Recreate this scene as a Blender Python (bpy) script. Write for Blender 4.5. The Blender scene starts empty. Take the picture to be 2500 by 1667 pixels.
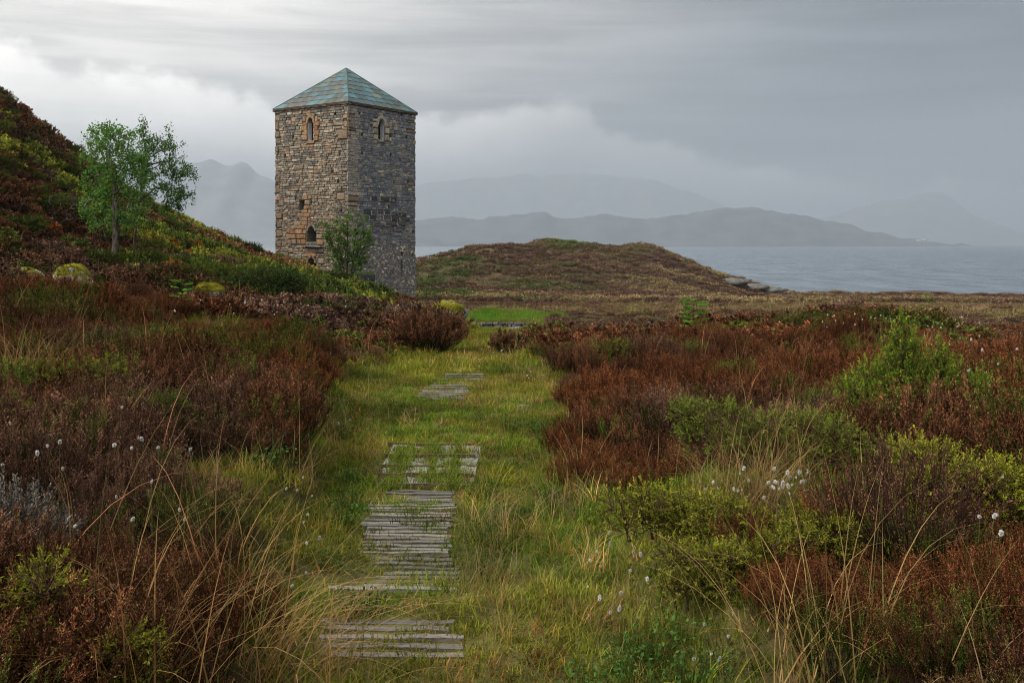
import bpy, math, random
import numpy as np
from mathutils import Vector

SC = bpy.context.scene
COL = SC.collection
F = 2430.0            # focal length in photo pixels (35 mm lens on a 2500 px wide frame)
HZ = 597.0            # photo row of the horizon
SEA = -13.0           # sea level; z = 0 is eye height
rng = np.random.default_rng(7)
random.seed(7)

# ---------------------------------------------------------------- camera, sky, sun, exposure
cam_d = bpy.data.cameras.new('camera')
cam_d.lens = 35.0; cam_d.sensor_width = 36.0
cam_d.shift_y = -(833.5 - HZ) / 2500.0
cam_d.clip_start = 0.05; cam_d.clip_end = 60000
cam = bpy.data.objects.new('camera', cam_d); COL.objects.link(cam)
cam.location = (0, 0, 0); cam.rotation_euler = (math.radians(90), 0, 0)
SC.camera = cam

SUN_AZ, SUN_EL = math.radians(-95), math.radians(48)
SUND = Vector((math.sin(SUN_AZ) * math.cos(SUN_EL), math.cos(SUN_AZ) * math.cos(SUN_EL), math.sin(SUN_EL)))
sun_d = bpy.data.lights.new('sun', 'SUN')
sun_d.energy = 1.5; sun_d.angle = math.radians(12); sun_d.color = (1.0, 0.95, 0.87)
sun = bpy.data.objects.new('sun', sun_d); COL.objects.link(sun)
sun.rotation_euler = (-SUND).to_track_quat('-Z', 'Y').to_euler()

SC.view_settings.view_transform = 'Standard'
SC.view_settings.look = 'None'
SC.view_settings.exposure = 1.0
SC.view_settings.gamma = 1.0
SC.view_settings.use_curve_mapping = False
SC.render.engine = 'CYCLES'
cy = SC.cycles
cy.max_bounces = 5; cy.diffuse_bounces = 2; cy.glossy_bounces = 2; cy.transmission_bounces = 3
cy.volume_bounces = 1; cy.transparent_max_bounces = 8
cy.use_denoising = True; cy.denoising_prefilter = 'FAST'; cy.pixel_filter_type = 'BLACKMAN_HARRIS'; cy.filter_width = 1.05
cy.caustics_reflective = False; cy.caustics_refractive = False


class NT:
    """small helper to wire node trees"""
    def __init__(s, tree): s.t = tree; s.n = tree.nodes; s.l = tree.links
    def node(s, typ, **kw):
        nd = s.n.new(typ)
        for k, v in kw.items(): setattr(nd, k, v)
        return nd
    def set(s, nd, key, v):
        if isinstance(v, bpy.types.NodeSocket): s.l.new(v, nd.inputs[key])
        elif v is not None:
            sk = nd.inputs[key]
            if hasattr(sk.default_value, '__len__') and not hasattr(v, '__len__'): v = [v] * len(sk.default_value)
            if hasattr(sk.default_value, '__len__') and len(sk.default_value) == 4 and len(v) == 3: v = (*v, 1)
            sk.default_value = v
    def math(s, op, a, b=None, c=None, clamp=False):
        nd = s.node('ShaderNodeMath', operation=op, use_clamp=clamp)
        s.set(nd, 0, a)
        if b is not None: s.set(nd, 1, b)
        if c is not None: s.set(nd, 2, c)
        return nd.outputs[0]
    def mr(s, v, a, b, c=0.0, d=1.0, smooth=True):
        nd = s.node('ShaderNodeMapRange', interpolation_type='SMOOTHSTEP' if smooth else 'LINEAR')
        s.set(nd, 'Value', v); s.set(nd, 'From Min', a); s.set(nd, 'From Max', b); s.set(nd, 'To Min', c); s.set(nd, 'To Max', d)
        return nd.outputs[0]
    def mix(s, f, a, b, blend='MIX'):
        nd = s.node('ShaderNodeMix', data_type='RGBA', blend_type=blend)
        s.set(nd, 0, f); s.set(nd, 6, a); s.set(nd, 7, b)
        return nd.outputs[2]
    def noise(s, vec, scale, detail=4, rough=0.55, w=None):
        nd = s.node('ShaderNodeTexNoise')
        if vec is not None: s.set(nd, 'Vector', vec)
        s.set(nd, 'Scale', scale); s.set(nd, 'Detail', detail); s.set(nd, 'Roughness', rough)
        return nd.outputs['Fac']
    def comb(s, x, y, z):
        nd = s.node('ShaderNodeCombineXYZ')
        s.set(nd, 0, x); s.set(nd, 1, y); s.set(nd, 2, z)
        return nd.outputs[0]
    def mapping(s, vec, scale=(1, 1, 1), loc=(0, 0, 0), rot=(0, 0, 0)):
        nd = s.node('ShaderNodeMapping')
        s.set(nd, 'Vector', vec); s.set(nd, 'Scale', scale); s.set(nd, 'Location', loc); s.set(nd, 'Rotation', rot)
        return nd.outputs[0]


def build_world():
    w = bpy.data.worlds.new('World'); SC.world = w; w.use_nodes = True
    w.node_tree.nodes.clear(); t = NT(w.node_tree)
    out = t.node('ShaderNodeOutputWorld'); bg = t.node('ShaderNodeBackground')
    d = t.node('ShaderNodeTexCoord').outputs['Generated']
    sp = t.node('ShaderNodeSeparateXYZ'); t.l.new(d, sp.inputs[0]); x, y, z = sp.outputs
    az = t.math('ARCTAN2', x, y)                      # 0 = north (view), negative = left
    hl = t.math('SQRT', t.math('ADD', t.math('MULTIPLY', x, x), t.math('MULTIPLY', y, y)))
    te = t.math('DIVIDE', z, t.math('MAXIMUM', hl, 0.02))   # tangent of elevation
    # closeness to the veiled sun
    vm = t.node('ShaderNodeVectorMath', operation='DOT_PRODUCT'); t.l.new(d, vm.inputs[0]); vm.inputs[1].default_value = SUND
    glow = t.mr(vm.outputs['Value'], -0.16, 0.50)
    base = t.mix(glow, (0.150, 0.168, 0.188, 1), (1.16, 1.09, 1.0, 1))
    # stratus bands, stretched along the horizon
    sv = t.comb(t.math('MULTIPLY', az, 1.6), t.math('MULTIPLY', te, 20.0), 0.0)
    wv = t.node('ShaderNodeTexNoise'); t.set(wv, 'Vector', sv); t.set(wv, 'Scale', 1.0); t.set(wv, 'Detail', 3)
    sv2 = t.node('ShaderNodeVectorMath', operation='ADD'); t.l.new(sv, sv2.inputs[0])
    sc = t.node('ShaderNodeVectorMath', operation='SCALE'); t.l.new(wv.outputs['Color'], sc.inputs[0]); sc.inputs['Scale'].default_value = 0.7
    t.l.new(sc.outputs[0], sv2.inputs[1])
    n1 = t.noise(sv2.outputs[0], 1.25, 6, 0.6)
    band = t.mr(n1, 0.32, 0.68, 0.68, 1.28)
    sv3 = t.comb(t.math('MULTIPLY', az, 3.0), t.math('MULTIPLY', te, 9.0), 3.0)
    n2 = t.noise(sv3, 1.2, 4, 0.5)
    band = t.math('MULTIPLY', band, t.mr(n2, 0.3, 0.7, 0.88, 1.12))
    # cumulus bank: its top follows a rolling line along the azimuth
    fc = t.node('ShaderNodeFloatCurve'); cv = fc.mapping.curves[0]
    pts = [(-3.1, .10), (-1.4, .12), (-0.75, .17), (-0.47, .193), (-0.43, .178), (-0.33, .162), (-0.25, .152), (-0.18, .125), (-0.09, .128),
           (-0.02, .138), (0.03, .143), (0.055, .149), (0.085, .13), (0.12, .112), (0.16, .105), (0.22, .086), (0.30, .072), (0.42, .06), (0.7, .07), (1.3, .10), (3.1, .10)]
    a2x = lambda a: (a + 3.2) / 6.4
    cv.points[0].location = (0, pts[0][1] * 4); cv.points[1].location = (1, pts[-1][1] * 4)
    for a, v in pts: cv.points.new(a2x(a), v * 4)
    fc.mapping.update()
    t.l.new(t.math('DIVIDE', t.math('ADD', az, 3.2), 6.4), fc.inputs['Value'])
    top = t.math('DIVIDE', fc.outputs[0], 4.0)
    cvn = t.comb(t.math('MULTIPLY', az, 1.0), t.math('MULTIPLY', te, 1.25), 7.0)
    b1 = t.noise(cvn, 11.0, 7, 0.58)
    b2 = t.noise(cvn, 34.0, 4, 0.6)
    edge = t.math('ADD', top, t.math('ADD', t.math('MULTIPLY', t.math('SUBTRACT', b1, 0.5), 0.085), t.math('MULTIPLY', t.math('SUBTRACT', b2, 0.5), 0.02)))
    dist = t.math('SUBTRACT', edge, te)               # >0 inside the bank
    m = t.mr(dist, -0.002, 0.021)
    fade = t.mr(dist, 0.01, 0.11, 1.0, 0.12)
    soft = t.mr(t.noise(cvn, 5.0, 4, 0.5), 0.35, 0.65, 0.65, 1.0)
    puff = t.math('MULTIPLY', t.math('MULTIPLY', m, fade), soft)
    shade = t.mr(b1, 0.35, 0.65, 0.90, 1.07)
    cl = t.mix(glow, (0.62, 0.615, 0.605, 1), (1.85, 1.75, 1.62, 1))
    mv = t.node('ShaderNodeVectorMath', operation='SCALE'); t.l.new(cl, mv.inputs[0]); t.l.new(shade, mv.inputs['Scale'])
    bv = t.node('ShaderNodeVectorMath', operation='SCALE'); t.l.new(base, bv.inputs[0]); t.l.new(band, bv.inputs['Scale'])
    sky = t.mix(puff, bv.outputs[0], mv.outputs[0])
    # the clear sky above shows through the cloud a little
    ns = t.node('ShaderNodeTexSky'); ns.sky_type = 'NISHITA'; ns.sun_disc = False
    ns.sun_elevation = SUN_EL; ns.sun_rotation = SUN_AZ % (2 * math.pi)
    nv = t.node('ShaderNodeVectorMath', operation='SCALE'); t.l.new(ns.outputs[0], nv.inputs[0]); nv.inputs['Scale'].default_value = 0.08
    col = t.mix(0.07, sky, nv.outputs[0])
    t.l.new(col, bg.inputs['Color']); bg.inputs['Strength'].default_value = 0.70
    t.l.new(bg.outputs[0], out.inputs['Surface'])
build_world()

# ---------------------------------------------------------------- numpy noise
def _hash(ix, iy, seed):
    h = (ix.astype(np.int64) * 374761393 + iy.astype(np.int64) * 668265263 + seed * 1442695041) & 0xFFFFFFFF
    h = ((h ^ (h >> 13)) * 1274126177) & 0xFFFFFFFF
    return ((h ^ (h >> 16)) & 0xFFFF) / 65535.0
def vnoise(x, y, seed=0):
    x = np.asarray(x, float); y = np.asarray(y, float)
    ix = np.floor(x); iy = np.floor(y); fx = x - ix; fy = y - iy
    fx = fx * fx * (3 - 2 * fx); fy = fy * fy * (3 - 2 * fy)
    a = _hash(ix, iy, seed); b = _hash(ix + 1, iy, seed); c = _hash(ix, iy + 1, seed); e = _hash(ix + 1, iy + 1, seed)
    return (a * (1 - fx) + b * fx) * (1 - fy) + (c * (1 - fx) + e * fx) * fy
def fbm(x, y, seed=0, oct=4, gain=0.5):
    s = 0; a = 1; tot = 0
    for i in range(oct):
        s = s + a * vnoise(np.asarray(x) * 2 ** i + i * 17.3, np.asarray(y) * 2 ** i - i * 9.1, seed + i); tot += a; a *= gain
    return s / tot
def sstep(a, b, x):
    t = np.clip((np.asarray(x, float) - a) / (b - a), 0, 1); return t * t * (3 - 2 * t)

# ---------------------------------------------------------------- lie of the land
COLS = {
 -900: [(2, -1.2), (10, -.6), (20, .6), (30, 4), (45, 9), (60, 11), (90, 8), (140, -2), (200, -16), (400, -30)],
 -400: [(2, -1.3), (10, -.8), (20, .1), (30, 3.2), (45, 8.4), (60, 10), (90, 7), (140, -2), (200, -16), (400, -30)],
 0:    [(2, -1.35), (6, -1.15), (10, -.95), (15, -.72), (20, -.55), (28, 1.2), (40, 5.5), (46, 6.8), (60, 6.6), (85, 4), (140, -4), (200, -16), (400, -30)],
 150:  [(2, -1.35), (6, -1.2), (10, -1.05), (15, -.85), (22, -.65), (30, .3), (42, 3.7), (50, 5.0), (62, 4.4), (85, 3), (140, -4), (200, -16), (400, -30)],
 278:  [(2, -1.35), (6, -1.25), (10, -1.1), (15, -.92), (20, -.85), (25, -.82), (31, -.72), (40, .9), (50, 3.05), (60, 2.4), (75, 1.5), (90, 2.6), (140, -5), (200, -16), (400, -30)],
 430:  [(2, -1.4), (6, -1.3), (10, -1.18), (15, -1.05), (20, -1.05), (30, -.95), (40, -.3), (52, 1.3), (60, 1.0), (75, .6), (90, 2.75), (105, 1.5), (140, -6), (200, -16), (400, -30)],
 540:  [(2, -1.45), (10, -1.25), (20, -1.15), (30, -1.05), (40, -.7), (53, .2), (60, -.2), (75, -.4), (90, .7), (140, -7), (200, -16), (400, -30)],
 640:  [(2, -1.45), (10, -1.3), (20, -1.28), (30, -1.22), (45, -1.0), (55, -.75), (62, -1.2), (75, -1.7), (90, -1.4), (140, -8), (200, -16), (400, -30)],
 740:  [(2, -1.45), (10, -1.35), (20, -1.35), (30, -1.4), (45, -1.35), (57, -1.35), (65, -1.9), (80, -3.2), (110, -4.5), (150, -9), (200, -16), (400, -30)],
 850:  [(2, -1.5), (10, -1.45), (20, -1.5), (30, -1.68), (40, -1.85), (55, -2.5), (63, -3.2), (73, -4.0), (100, -5.6), (150, -8), (170, -6), (200, -12), (260, -20), (400, -30)],
 1015: [(2, -1.5), (10, -1.5), (15, -1.5), (20, -1.62), (30, -2.1), (40, -2.65), (60, -3.8), (80, -4.9), (110, -5.9), (140, -6.0), (165, -3.6), (175, -3.0), (200, -7), (260, -15), (400, -30)],
 1150: [(2, -1.55), (14, -1.55), (20, -1.75), (30, -2.45), (40, -3.0), (60, -3.96), (80, -5.0), (110, -6.1), (140, -6.0), (170, -1.8), (185, -.1), (200, -1.5), (260, -15), (400, -30)],
 1230: [(2, -1.5), (14, -1.5), (20, -1.7), (29, -2.4), (40, -3.0), (60, -3.96), (80, -5.0), (110, -6.2), (140, -6.0), (168, -1.6), (182, .25), (200, -.6), (245, -12), (400, -30)],
 1440: [(2, -1.47), (8, -1.47), (14, -1.4), (20, -1.55), (28, -2.3), (40, -3.0), (60, -3.96), (80, -5.0), (110, -6.4), (142, -6.2), (170, -1.7), (185, .55), (200, .1), (232, -6), (278, -15), (400, -30)],
 1350: [(2, -1.5), (8, -1.5), (14, -1.45), (20, -1.6), (28, -2.3), (40, -3.0), (60, -3.96), (80, -5.0), (110, -6.3), (140, -6.1), (170, -1.4), (185, 1.15), (200, .8), (230, -5), (280, -15), (400, -30)],
 1480: [(2, -1.45), (8, -1.45), (14, -1.38), (19, -1.5), (27, -2.2), (40, -3.0), (60, -3.96), (80, -5.0), (115, -6.5), (145, -6.4), (172, -2.0), (188, -.25), (205, -.8), (235, -7), (275, -15), (400, -30)],
 1600: [(2, -1.45), (8, -1.4), (14, -1.33), (18, -1.42), (25, -2.1), (40, -3.0), (60, -3.96), (80, -5.0), (120, -6.7), (150, -6.9), (176, -2.4), (190, -.35), (208, -1.5), (240, -9), (275, -15), (400, -30)],
 1740: [(2, -1.4), (8, -1.4), (13, -1.27), (17, -1.3), (25, -2.1), (40, -3.0), (60, -3.96), (80, -5.0), (120, -6.75), (165, -8.2), (190, -5.6), (205, -4.7), (225, -8), (255, -14), (400, -30)],
 1850: [(2, -1.4), (8, -1.38), (12, -1.25), (17, -1.25), (25, -2.1), (40, -3.0), (60, -3.96), (80, -5.0), (120, -6.8), (180, -9.6), (205, -9.2), (225, -8.4), (240, -11.5), (262, -14.5), (400, -30)],
 1940: [(2, -1.4), (8, -1.35), (12, -1.22), (17, -1.2), (25, -2.1), (40, -2.95), (60, -3.96), (80, -5.0), (120, -6.8), (200, -10.6), (240, -12.4), (258, -13.4), (300, -16), (400, -30)],
 2100: [(2, -1.4), (8, -1.35), (12, -1.2), (17, -1.08), (20, -1.2), (28, -2.1), (40, -2.9), (60, -3.96), (80, -5.0), (120, -6.8), (200, -10.6), (240, -12.5), (258, -13.6), (300, -16), (400, -30)],
 2300: [(2, -1.4), (8, -1.32), (12, -1.22), (17, -1.2), (22, -1.6), (28, -2.2), (40, -2.9), (60, -3.96), (80, -5.0), (120, -6.85), (200, -10.75), (240, -12.7), (256, -13.7), (300, -16), (400, -30)],
 2500: [(2, -1.35), (8, -1.3), (12, -1.25), (17, -1.4), (28, -2.2), (40, -2.95), (60, -3.98), (80, -5.05), (120, -6.9), (200, -10.9), (235, -12.7), (252, -13.8), (300, -16), (400, -30)],
 3300: [(2, -1.3), (12, -1.3), (20, -1.7), (40, -3), (80, -5), (120, -7), (200, -11.2), (250, -14), (400, -30)],
}
NU, NY = 361, 220
UG = np.linspace(-0.95, 0.95, NU); LYG = np.linspace(math.log(1.5), math.log(420), NY)
def _grid():
    px = sorted(COLS); us = [(p - 1250) / F for p in px]
    rows = np.array([np.interp(LYG, [math.log(a) for a, _ in COLS[p]], [b for _, b in COLS[p]]) for p in px])
    G = np.array([np.interp(UG, us, rows[:, j]) for j in range(NY)]).T
    k = np.exp(-0.5 * (np.arange(-6, 7) / 1.3) ** 2); k /= k.sum()
    def sm(A, ax):
        A = np.moveaxis(A, ax, 0); P = np.concatenate([np.repeat(A[:1], 6, 0), A, np.repeat(A[-1:], 6, 0)])
        R = sum(k[i] * P[i:i + len(A)] for i in range(13)); return np.moveaxis(R, 0, ax)
    k2 = np.exp(-0.5 * (np.arange(-6, 7) / 1.2) ** 2); k2 /= k2.sum()
    G = sm(G, 0); k = k2; return sm(G, 1)
HG = _grid()
def hgrid(X, Y):
    Yf = np.asarray(Y, float); uu = np.asarray(X, float) / np.maximum(Yf, 3.0) * F + 1250
    return _hg(X, Y) - (.16 * sstep(6, 11, Yf) + .15 * sstep(11, 15, Yf)) * sstep(30, 21, Yf) * sstep(1250, 1420, uu)
def _hg(X, Y):
    Y = np.maximum(np.asarray(Y, float), 1.5); u = np.asarray(X, float) / np.maximum(Y, 3.0)
    a = np.clip((u - UG[0]) / (UG[1] - UG[0]), 0, NU - 1.001); b = np.clip((np.log(Y) - LYG[0]) / (LYG[1] - LYG[0]), 0, NY - 1.001)
    i = a.astype(int); j = b.astype(int); fa = a - i; fb = b - j
    return (HG[i, j] * (1 - fa) + HG[i + 1, j] * fa) * (1 - fb) + (HG[i, j + 1] * (1 - fa) + HG[i + 1, j + 1] * fa) * fb

PY = [-9, 2, 3.75, 5, 6.1, 6.65, 8, 10, 11.4, 14.2, 17.2, 22, 28, 35, 60]
PL = [-.95, -1.0, -.95, -1.12, -1.3, -1.4, -1.58, -1.84, -2.0, -1.75, -1.05, -.95, -1.1, -1.6, -3]
PR = [1.2, 1.15, 1.05, .85, .5, .28, .36, .45, .35, .29, .35, .4, .5, .9, 1.5]
def path_d(X, Y):
    """signed metres inside the path (positive inside)"""
    w = (fbm(np.asarray(X) * 1.1, np.asarray(Y) * 1.1, 5, 3) - .5) * .7
    return np.minimum(X - np.interp(Y, PY, PL), np.interp(Y, PY, PR) - X) + w
def path_m(X, Y):
    return sstep(-0.25, 0.2, path_d(X, Y)) * sstep(40, 35, Y)
PZ = ([-9, 14, 17, 20, 27, 35, 40], [-1.65, -1.65, -1.72, -1.86, -2.38, -3.0, -3.1])
# grassy, heather-free pockets: photo x, y, radius in metres (x, y)
POCKETS_PX = [(1850, 1215, .85, .75), (1545, 1395, .32, .4), (60, 930, .5, .9), (640, 1210, .45, .5), (30, 1300, .3, .25), (560, 800, .5, .9), (1300, 1330, .5, .8),
              (176, 715, .45, .6), (50, 705, .5, .6), (505, 735, .5, .7), (1092, 790, .6, .8), (1720, 1010, .3, .4), (2300, 850, 1.2, 1.0), (1560, 1560, .5, .5)]

def ground_h(X, Y):
    X = np.asarray(X, float); Y = np.asarray(Y, float)
    z = hgrid(X, Y)
    m = path_m(X, Y)
    near = sstep(60, 25, Y)
    bump = (fbm(X * .75 + 3, Y * .75, 11, 3) - .5) * .5 * near + (fbm(X * .22, Y * .22, 21, 3) - .5) * .6 * sstep(18, 35, Y)
    bump = bump + (fbm(X * .06, Y * .06, 31, 4) - .5) * 1.8 * sstep(90, 150, Y) * sstep(270, 230, Y)
    bump = bump + (fbm(X * .12, Y * .12, 33, 3) - .5) * 2.0 * sstep(130, 160, Y) * sstep(260, 230, Y)
    pz = np.interp(Y, *PZ) + (fbm(X * 2, Y * 2, 41, 2) - .5) * .06
    terrace = sstep(-2.6, -1.9, X) * sstep(2.2, 1.3, X) * sstep(34.9, 35.1, Y) * sstep(52, 46, Y)
    zz = z + bump * (1 - m)
    zz = zz * (1 - m) + np.minimum(pz, zz + .4) * m
    tz = -2.78 - (Y - 35) * .036 + .18 * np.exp(-(((X + .9) / .9) ** 2 + ((Y - 44) / 2.5) ** 2))
    return zz * (1 - terrace) + tz * terrace
def gh(x, y): return float(ground_h(np.array([x]), np.array([y]))[0])
_YS = np.exp(np.linspace(math.log(2.2), math.log(300), 1400))
def gp(px, py, up=0.0, ymax=300):
    """world point on the ground (or `up` above it) that the photo shows at px, py"""
    u = (px - 1250) / F; tgt = (HZ - py) / F
    s = (ground_h(u * _YS, _YS) + up) / _YS - tgt
    idx = np.where(s >= 0)[0]
    i = idx[0] if len(idx) else len(_YS) - 1
    y = min(_YS[i], ymax); x = u * y
    return Vector((x, y, gh(x, y)))
def at(px, py, y): return Vector(((px - 1250) / F * y, y, (HZ - py) / F * y))
POCKETS = [(gp(a, b).x, gp(a, b).y, rx, ry) for a, b, rx, ry in POCKETS_PX]
def pocket_m(X, Y):
    m = np.zeros_like(np.asarray(X, float))
    w = (fbm(np.asarray(X) * 2.2, np.asarray(Y) * 2.2, 55, 3) - .5) * 1.1
    for cx, cy_, rx, ry in POCKETS:
        m = np.maximum(m, sstep(1.25, .75, np.sqrt(((X - cx) / rx) ** 2 + ((Y - cy_) / ry) ** 2) + w))
    return m

# ---------------------------------------------------------------- mesh helpers
def make_mesh(name, V, quads=None, tris=None, col=None, mats=(), smooth=False, qmat=None, tmat=None):
    V = np.asarray(V, np.float32); me = bpy.data.meshes.new(name)
    q = np.zeros((0, 4), np.int32) if quads is None or len(quads) == 0 else np.asarray(quads, np.int32)
    t = np.zeros((0, 3), np.int32) if tris is None or len(tris) == 0 else np.asarray(tris, np.int32)
    me.vertices.add(len(V)); me.vertices.foreach_set('co', V.ravel())
    me.loops.add(q.size + t.size); me.loops.foreach_set('vertex_index', np.concatenate([q.ravel(), t.ravel()]))
    me.polygons.add(len(q) + len(t))
    me.polygons.foreach_set('loop_start', np.concatenate([np.arange(len(q)) * 4, q.size + np.arange(len(t)) * 3]).astype(np.int32))
    mi = np.zeros(len(q) + len(t), np.int32)
    if qmat is not None: mi[:len(q)] = qmat
    if tmat is not None: mi[len(q):] = tmat
    me.polygons.foreach_set('material_index', mi)
    me.polygons.foreach_set('use_smooth', np.full(len(q) + len(t), smooth))
    if col is not None:
        c = np.ones((len(V), 4), np.float32); c[:, :3] = col
        at_ = me.color_attributes.new('col', 'FLOAT_COLOR', 'POINT'); at_.data.foreach_set('color', c.ravel())
    for m in mats: me.materials.append(m)
    me.update(calc_edges=True)
    return me
class Geo:
    def __init__(s): s.V = []; s.Q = []; s.T = []; s.C = []; s.n = 0
    def add(s, V, Q=None, T=None, C=(1, 1, 1)):
        V = np.asarray(V, float).reshape(-1, 3)
        if Q is not None and len(Q): s.Q.append(np.asarray(Q) + s.n)
        if T is not None and len(T): s.T.append(np.asarray(T) + s.n)
        C = np.asarray(C, float)
        s.C.append(np.broadcast_to(C, (len(V), 3)) if C.ndim == 1 else C)
        s.V.append(V); s.n += len(V); return s
    def mesh(s, name, mats=(), smooth=False):
        return make_mesh(name, np.concatenate(s.V), np.concatenate(s.Q) if s.Q else None, np.concatenate(s.T) if s.T else None, np.concatenate(s.C), mats, smooth)
def obj(name, me, parent=None, **props):
    o = bpy.data.objects.new(name, me); COL.objects.link(o)
    if parent is not None: o.parent = parent
    for k, v in props.items(): o[k] = v
    return o
def thing(name, label, cat, loc=(0, 0, 0), group=None, rz=0.0):
    o = obj(name, None); o.location = loc; o.rotation_euler = (0, 0, rz); o['label'] = label; o['category'] = cat; o['kind'] = 'thing'
    o.empty_display_size = .2
    if group: o['group'] = group
    return o
def nrm(v): return v / np.maximum(np.linalg.norm(v, axis=-1, keepdims=True), 1e-9)
def leaves(g, P, D, L, W, C, r=rng, flat=None):
    """diamond leaf faces at P pointing along D"""
    n = len(P); D = nrm(D)
    S = nrm(np.cross(D, r.normal(size=(n, 3)) if flat is None else nrm(np.array([0, 0, 1.0]) + r.normal(size=(n, 3)) * flat)))
    L = np.broadcast_to(L, n)[:, None]; W = np.broadcast_to(W, n)[:, None]
    N = np.cross(D, S)
    V = np.stack([P, P + D * L * .5 + S * W * .5 + N * L * .08, P + D * L, P + D * L * .5 - S * W * .5 + N * L * .08], 1).reshape(-1, 3)
    g.add(V, np.arange(4 * n).reshape(-1, 4), None, np.repeat(C, 4, 0) if np.ndim(C) == 2 else C)
def stems(g, A, B, ra, rb, C):
    """three-sided tapered stems from A to B"""
    n = len(A); D = nrm(B - A); S = nrm(np.cross(D, np.array([.31, .52, .21]))); T = np.cross(D, S)
    ra = np.broadcast_to(ra, n)[:, None]; rb = np.broadcast_to(rb, n)[:, None]
    V = []
    for k in range(3):
        c, s_ = math.cos(k * 2.094), math.sin(k * 2.094); V.append(A + (S * c + T * s_) * ra)
    for k in range(3):
        c, s_ = math.cos(k * 2.094), math.sin(k * 2.094); V.append(B + (S * c + T * s_) * rb)
    V = np.stack(V, 1).reshape(-1, 3); b = (np.arange(n) * 6)[:, None]
    Q = np.concatenate([b + np.array([k, (k + 1) % 3, 3 + (k + 1) % 3, 3 + k]) for k in range(3)])
    g.add(V, Q, None, np.repeat(C, 6, 0) if np.ndim(C) == 2 else C)
def blades(g, P, D, L, W, bend, C, seg=3):
    """grass blades: start at P along D, bending over towards the ground"""
    n = len(P); D = nrm(D); L = np.broadcast_to(L, n)[:, None]; W = np.broadcast_to(W, n)[:, None]; bend = np.broadcast_to(bend, n)[:, None]
    H = D * np.array([1, 1, 0]); H = nrm(H + rng.normal(size=(n, 3)) * np.array([.05, .05, 0]))
    S = nrm(np.cross(H, np.array([0, 0, 1.0]))); pts = []; p = P.copy(); d = D.copy()
    for k in range(seg + 1):
        w = W * (1 - k / seg) * .5
        if k < seg: pts += [p - S * w, p + S * w]
        else: pts += [p]
        d = nrm(d + (H * .9 - np.array([0, 0, .75])) * bend * (0.5 + k * .5) / seg); p = p + d * L / seg
    V = np.stack(pts, 1).reshape(-1, 3); m = 2 * seg + 1; b = (np.arange(n) * m)[:, None]
    Q = np.concatenate([b + np.array([2 * k, 2 * k + 1, 2 * k + 3, 2 * k + 2]) for k in range(seg - 1)]) if seg > 1 else None
    T = b + np.array([2 * seg - 2, 2 * seg - 1, 2 * seg])
    g.add(V, Q, T, np.repeat(C, m, 0) if np.ndim(C) == 2 else C)
def tube(g, pts, rad, sides=6, C=(1, 1, 1), wob=0.0):
    pts = np.asarray(pts, float); n = len(pts); V = []
    tan = nrm(np.gradient(pts, axis=0)); up = np.array([.2, .9, .1])
    for i in range(n):
        S = np.cross(tan[i], up); S /= np.linalg.norm(S) + 1e-9; T = np.cross(tan[i], S)
        for k in range(sides):
            a = k * 2 * math.pi / sides; r = rad[i] * (1 + wob * (random.random() - .5)); V.append(pts[i] + (S * math.cos(a) + T * math.sin(a)) * r)
    Q = [[i * sides + k, i * sides + (k + 1) % sides, (i + 1) * sides + (k + 1) % sides, (i + 1) * sides + k] for i in range(n - 1) for k in range(sides)]
    g.add(V, Q, None, C)
def box_geo(g, lo, hi, C=(1, 1, 1), jit=0.0, ins=0.0, r=random):
    """box with an optional inset (bevelled) +y... front; corners jittered"""
    x0, y0, z0 = lo; x1, y1, z1 = hi
    V = np.array([[x0, y0, z0], [x1, y0, z0], [x1, y1, z0], [x0, y1, z0], [x0, y0, z1], [x1, y0, z1], [x1, y1, z1], [x0, y1, z1]], float)
    if jit: V += np.array([[r.uniform(-jit, jit) for _ in range(3)] for _ in range(8)])
    g.add(V, [[0, 3, 2, 1], [4, 5, 6, 7], [0, 1, 5, 4], [1, 2, 6, 5], [2, 3, 7, 6], [3, 0, 4, 7]], None, C)

# ---------------------------------------------------------------- materials
def new_mat(name):
    m = bpy.data.materials.new(name); m.use_nodes = True; m.node_tree.nodes.clear(); t = NT(m.node_tree)
    out = t.node('ShaderNodeOutputMaterial'); b = t.node('ShaderNodeBsdfPrincipled'); t.l.new(b.outputs[0], out.inputs[0])
    t.set(b, 'Specular IOR Level', 0.2)
    return m, t, b, out
def attr(t, name, typ='GEOMETRY'):
    nd = t.node('ShaderNodeAttribute', attribute_name=name, attribute_type=typ); return nd.outputs['Color']
def foliage_mat(name, instanced, trans=0.25, rough=.65, spec=.25):
    m, t, b, out = new_mat(name)
    c = attr(t, 'col'); oi = t.node('ShaderNodeObjectInfo')
    c = t.mix(1.0, c, attr(t, 'tint', 'INSTANCER') if instanced else oi.outputs['Color'], 'MULTIPLY')
    hv = t.node('ShaderNodeHueSaturation'); t.l.new(c, hv.inputs['Color'])
    t.l.new(t.mr(oi.outputs['Random'], 0, 1, .78, 1.22, False), hv.inputs['Value'])
    c = hv.outputs[0]
    t.set(b, 'Base Color', c); t.set(b, 'Roughness', rough); t.set(b, 'Specular IOR Level', spec)
    if trans:
        tr = t.node('ShaderNodeBsdfTranslucent'); t.l.new(c, tr.inputs[0]); mx = t.node('ShaderNodeMixShader'); mx.inputs[0].default_value = trans
        t.l.new(b.outputs[0], mx.inputs[1]); t.l.new(tr.outputs[0], mx.inputs[2]); t.l.new(mx.outputs[0], out.inputs[0])
    return m
M_INST = foliage_mat('heather_scattered', True, .0, .95, .03)
M_GRASS = foliage_mat('grass_scattered', True, .25, .8, .08)
M_LEAF = foliage_mat('foliage', False, .3, .7, .12)
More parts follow.
